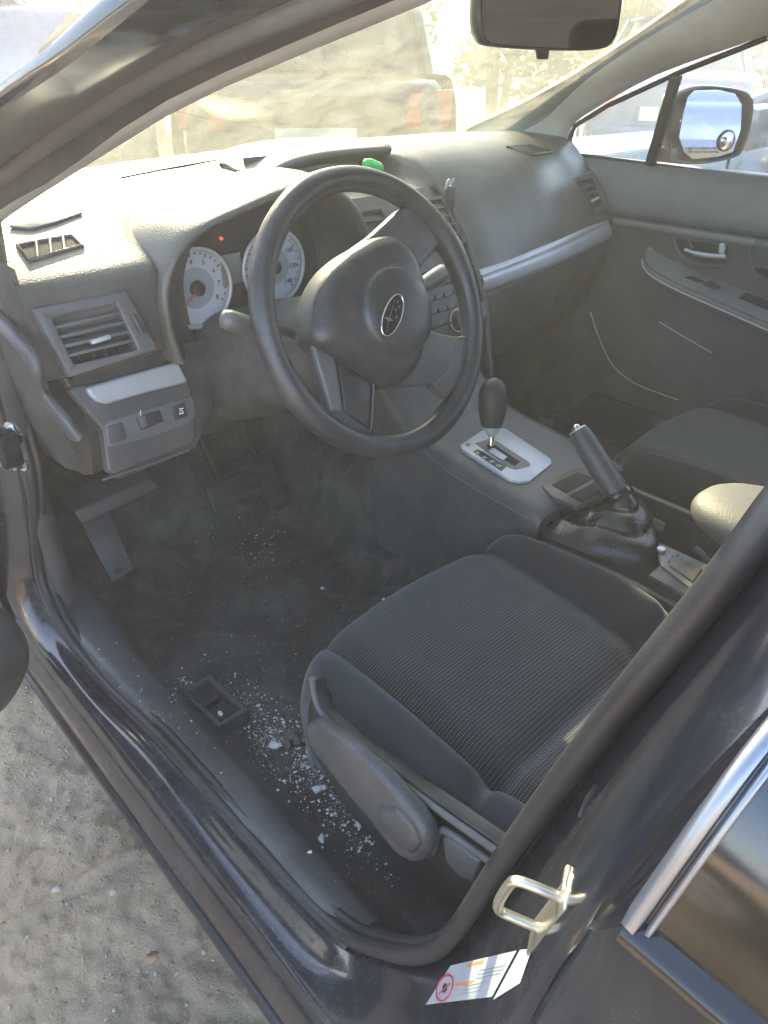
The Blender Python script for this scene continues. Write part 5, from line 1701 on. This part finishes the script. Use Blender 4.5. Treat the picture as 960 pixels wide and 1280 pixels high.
# ------------------------------------------------------------------ bushes behind the parked cars
def leafmat():
    m, n, b, out = nt('backlit_leaves')
    n.nodes.remove(b)
    co = objco(n)
    c = mix(n, noise(n, 2.5, 4, .6, co), (.05, .065, .02, 1), (.12, .12, .04, 1))
    d = n.nodes.new("ShaderNodeBsdfDiffuse"); t = n.nodes.new("ShaderNodeBsdfTranslucent")
    n.links.new(c, d.inputs[0]); n.links.new(c, t.inputs[0])
    mx_ = n.nodes.new("ShaderNodeMixShader"); mx_.inputs[0].default_value = .5
    n.links.new(d.outputs[0], mx_.inputs[1]); n.links.new(t.outputs[0], mx_.inputs[2])
    n.links.new(mx_.outputs[0], out.inputs[0])
    return m
M['leaves'] = leafmat()
M['bark'] = simple('bark', (.09, .07, .05), .9, var=.3, grain=.8, gscale=60)
def bush(k, x, y, h, w, lb):
    rb = random.Random(50 + k)
    t = thing("bush", lb, "bush", (x, y, 0), "bushes behind the parked cars", local=True)
    mb = MB()
    for s in range(5):
        a = rb.uniform(0, 6.28)
        mb.tube([(.1 * math.cos(a), .1 * math.sin(a), -.05), (w * .2 * math.cos(a), w * .2 * math.sin(a), h * .4), (w * .4 * math.cos(a + .3), w * .4 * math.sin(a + .3), h * .8)], [.07, .045, .015], 6)
    mb.build("trunk", M['bark'], t)
    mb = MB()
    cl = [(rb.uniform(-.75, .75) * w, rb.uniform(-.6, .6) * w, rb.uniform(.12, .85) * h, rb.uniform(.25, .45) * w) for _ in range(16)]
    for _ in range(2600):
        cx, cy, cz, r_ = rb.choice(cl)
        d = Vector((rb.gauss(0, 1), rb.gauss(0, 1), rb.gauss(0, 1))).normalized() * r_ * rb.uniform(.5, 1.05)
        p = Vector((cx, cy, max(.05, cz))) + d
        u = Vector((rb.gauss(0, 1), rb.gauss(0, 1), rb.gauss(0, 1))).normalized()
        v = u.orthogonal().normalized()
        s = rb.uniform(.05, .11)
        mb.poly([p - u * s, p + v * s * .5, p + u * s, p - v * s * .5])
    mb.build("crown", M['leaves'], t)
for k, lb in enumerate(("leftmost dusty green bush behind the grey-green off-roader", "second bush from the left behind the grey-green off-roader", "backlit bush just right of the off-roader in the windscreen", "backlit yellow-green bush behind the interior mirror", "bush seen between the interior mirror and the right pillar", "bush above the blue car in the passenger window", "rightmost bush beyond the blue car")):
    a = R(17 + 8.5 * k)
    d = 11.5 + (k % 3) * .9
    bush(k, math.sin(a) * d, math.cos(a) * d + 1.0, 2.6 + .5 * ((k * 7) % 3) / 2, 1.15, lb)

# ------------------------------------------------------------------ broken glass and dirt on the floor
fl = bpy.data.objects["floor_carpet"]
FB = bvh_of(fl)
spl = bpy.data.objects["scuff_plate"]
SB_ = bvh_of(spl)
def on_floor(px, py):
    d = ray(px, py).normalized()
    best = None
    for T in (FB, SB_):
        h_ = T.ray_cast(CAM, d)
        if h_[0] and (best is None or h_[3] < best[3]):
            best = h_
    return best[0] if best else at(px, py, z=.31)
mb = MB()
rnd = random.Random(11)
def scatter(n, cx, cy, sx_, sy_, rot, r0, r1):
    for _ in range(n):
        u, v = rnd.gauss(0, sx_), rnd.gauss(0, sy_)
        px = cx + u * math.cos(rot) - v * math.sin(rot)
        py = cy + u * math.sin(rot) + v * math.cos(rot)
        if py > 1118 or px < 120: continue
        p = on_floor(px, py)
        r = r0 + (r1 - r0) * rnd.random() ** 3
        crumb(mb, (p.x, p.y, p.z + r * .2), r, rnd.uniform(.25, .6))
for q in range(34):
    u = rnd.gauss(0, 1)
    scatter(rnd.randint(15, 70), 375 + 62 * u * .72 + rnd.gauss(0, 10), 955 + 62 * u * .72 + rnd.gauss(0, 10), rnd.uniform(5, 18), rnd.uniform(3, 9), .8, .0004, .0011)
scatter(200, 342, 905, 40, 14, .75, .0007, .0030)
scatter(300, 405, 1000, 75, 20, .85, .0007, .0032)
scatter(160, 238, 862, 14, 8, .5, .0007, .0025)
scatter(130, 318, 680, 22, 16, .5, .0006, .0022)
scatter(260, 330, 800, 90, 70, .5, .0005, .0016)
scatter(90, 200, 900, 60, 12, .85, .0005, .0018)
o = mb.build("glass_crumbs", M['crumb'])
tag(o, "scattered crumbs of broken glass on the carpet beside the driver's seat", "broken glass", kind='stuff')
big = [(343, 934, .010, "largest white flake of broken glass beside the seat lever's front end"), (396, 988, .009, "pale glass chunk on the carpet below the middle of the seat lever"), (403, 736, .006, "lone white chip on the carpet in front of the seat cushion"), (402, 1050, .007, "white glass chip lowest on the carpet near the scuff plate"), (387, 940, .006, "small square white chip tucked under the seat lever's front end"), (449, 1030, .006, "pale chip in the gap under the seat lever's rounded end"), (275, 893, .006, "white chip sitting inside the release lever recess")]
for px, py, r, lb in big:
    p = on_floor(px, py)
    if px == 275: p = at(275, 893, z=.346)
    m1_ = MB()
    crumb(m1_, (p.x, p.y, p.z + r * .35), r, .55)
    if r > .008:
        crumb(m1_, (p.x + r * .9, p.y - r * .5, p.z + r * .3), r * .7, .5)
    tag(m1_.build("glass_chip", M['crumb']), lb, "glass chip", "chips of broken glass")
M['clod'] = simple('brown_clod', (.13, .10, .075), .95, var=.4, grain=1.0, gscale=150)
p = on_floor(368, 926)
m1_ = MB()
for k in range(9):
    crumb(m1_, (p.x + rnd.uniform(-.02, .02), p.y + rnd.uniform(-.016, .016), p.z + .008), rnd.uniform(.008, .013), .7, True)
tag(m1_.build("dirt_clod", M['clod']), "crumbling brown clod of dirt in front of the seat lever", "dirt clod")
p = at(480, 750, z=.556)
m1_ = MB(); crumb(m1_, (p.x, p.y, p.z + .002), .0035, .8)
tag(m1_.build("dry_crumb", M['wood']), "tiny tan crumb lying on the driver's seat insert", "crumb")

# ------------------------------------------------------------------ haze volume added to imitate the veil of lens glare
mb = MB().box((0, 0, .9), (180, 180, 4.0))
me = bpy.data.meshes.new("haze")
me.from_pydata(mb.v, [], mb.f)
hz = bpy.data.objects.new("haze", me)
COL.objects.link(hz)
m = bpy.data.materials.new("glare_haze")
m.use_nodes = True
m.node_tree.nodes.clear()
out = m.node_tree.nodes.new("ShaderNodeOutputMaterial")
pv = m.node_tree.nodes.new("ShaderNodeVolumePrincipled")
pv.inputs["Color"].default_value = (.96, .95, .92, 1)
pv.inputs["Density"].default_value = .024
pv.inputs["Anisotropy"].default_value = .2
m.node_tree.links.new(pv.outputs[0], out.inputs["Volume"])
me.materials.append(m)
tag(hz, "thin added haze imitating veiling lens glare", "haze", kind='stuff')
SC.cycles.volume_bounces = 0
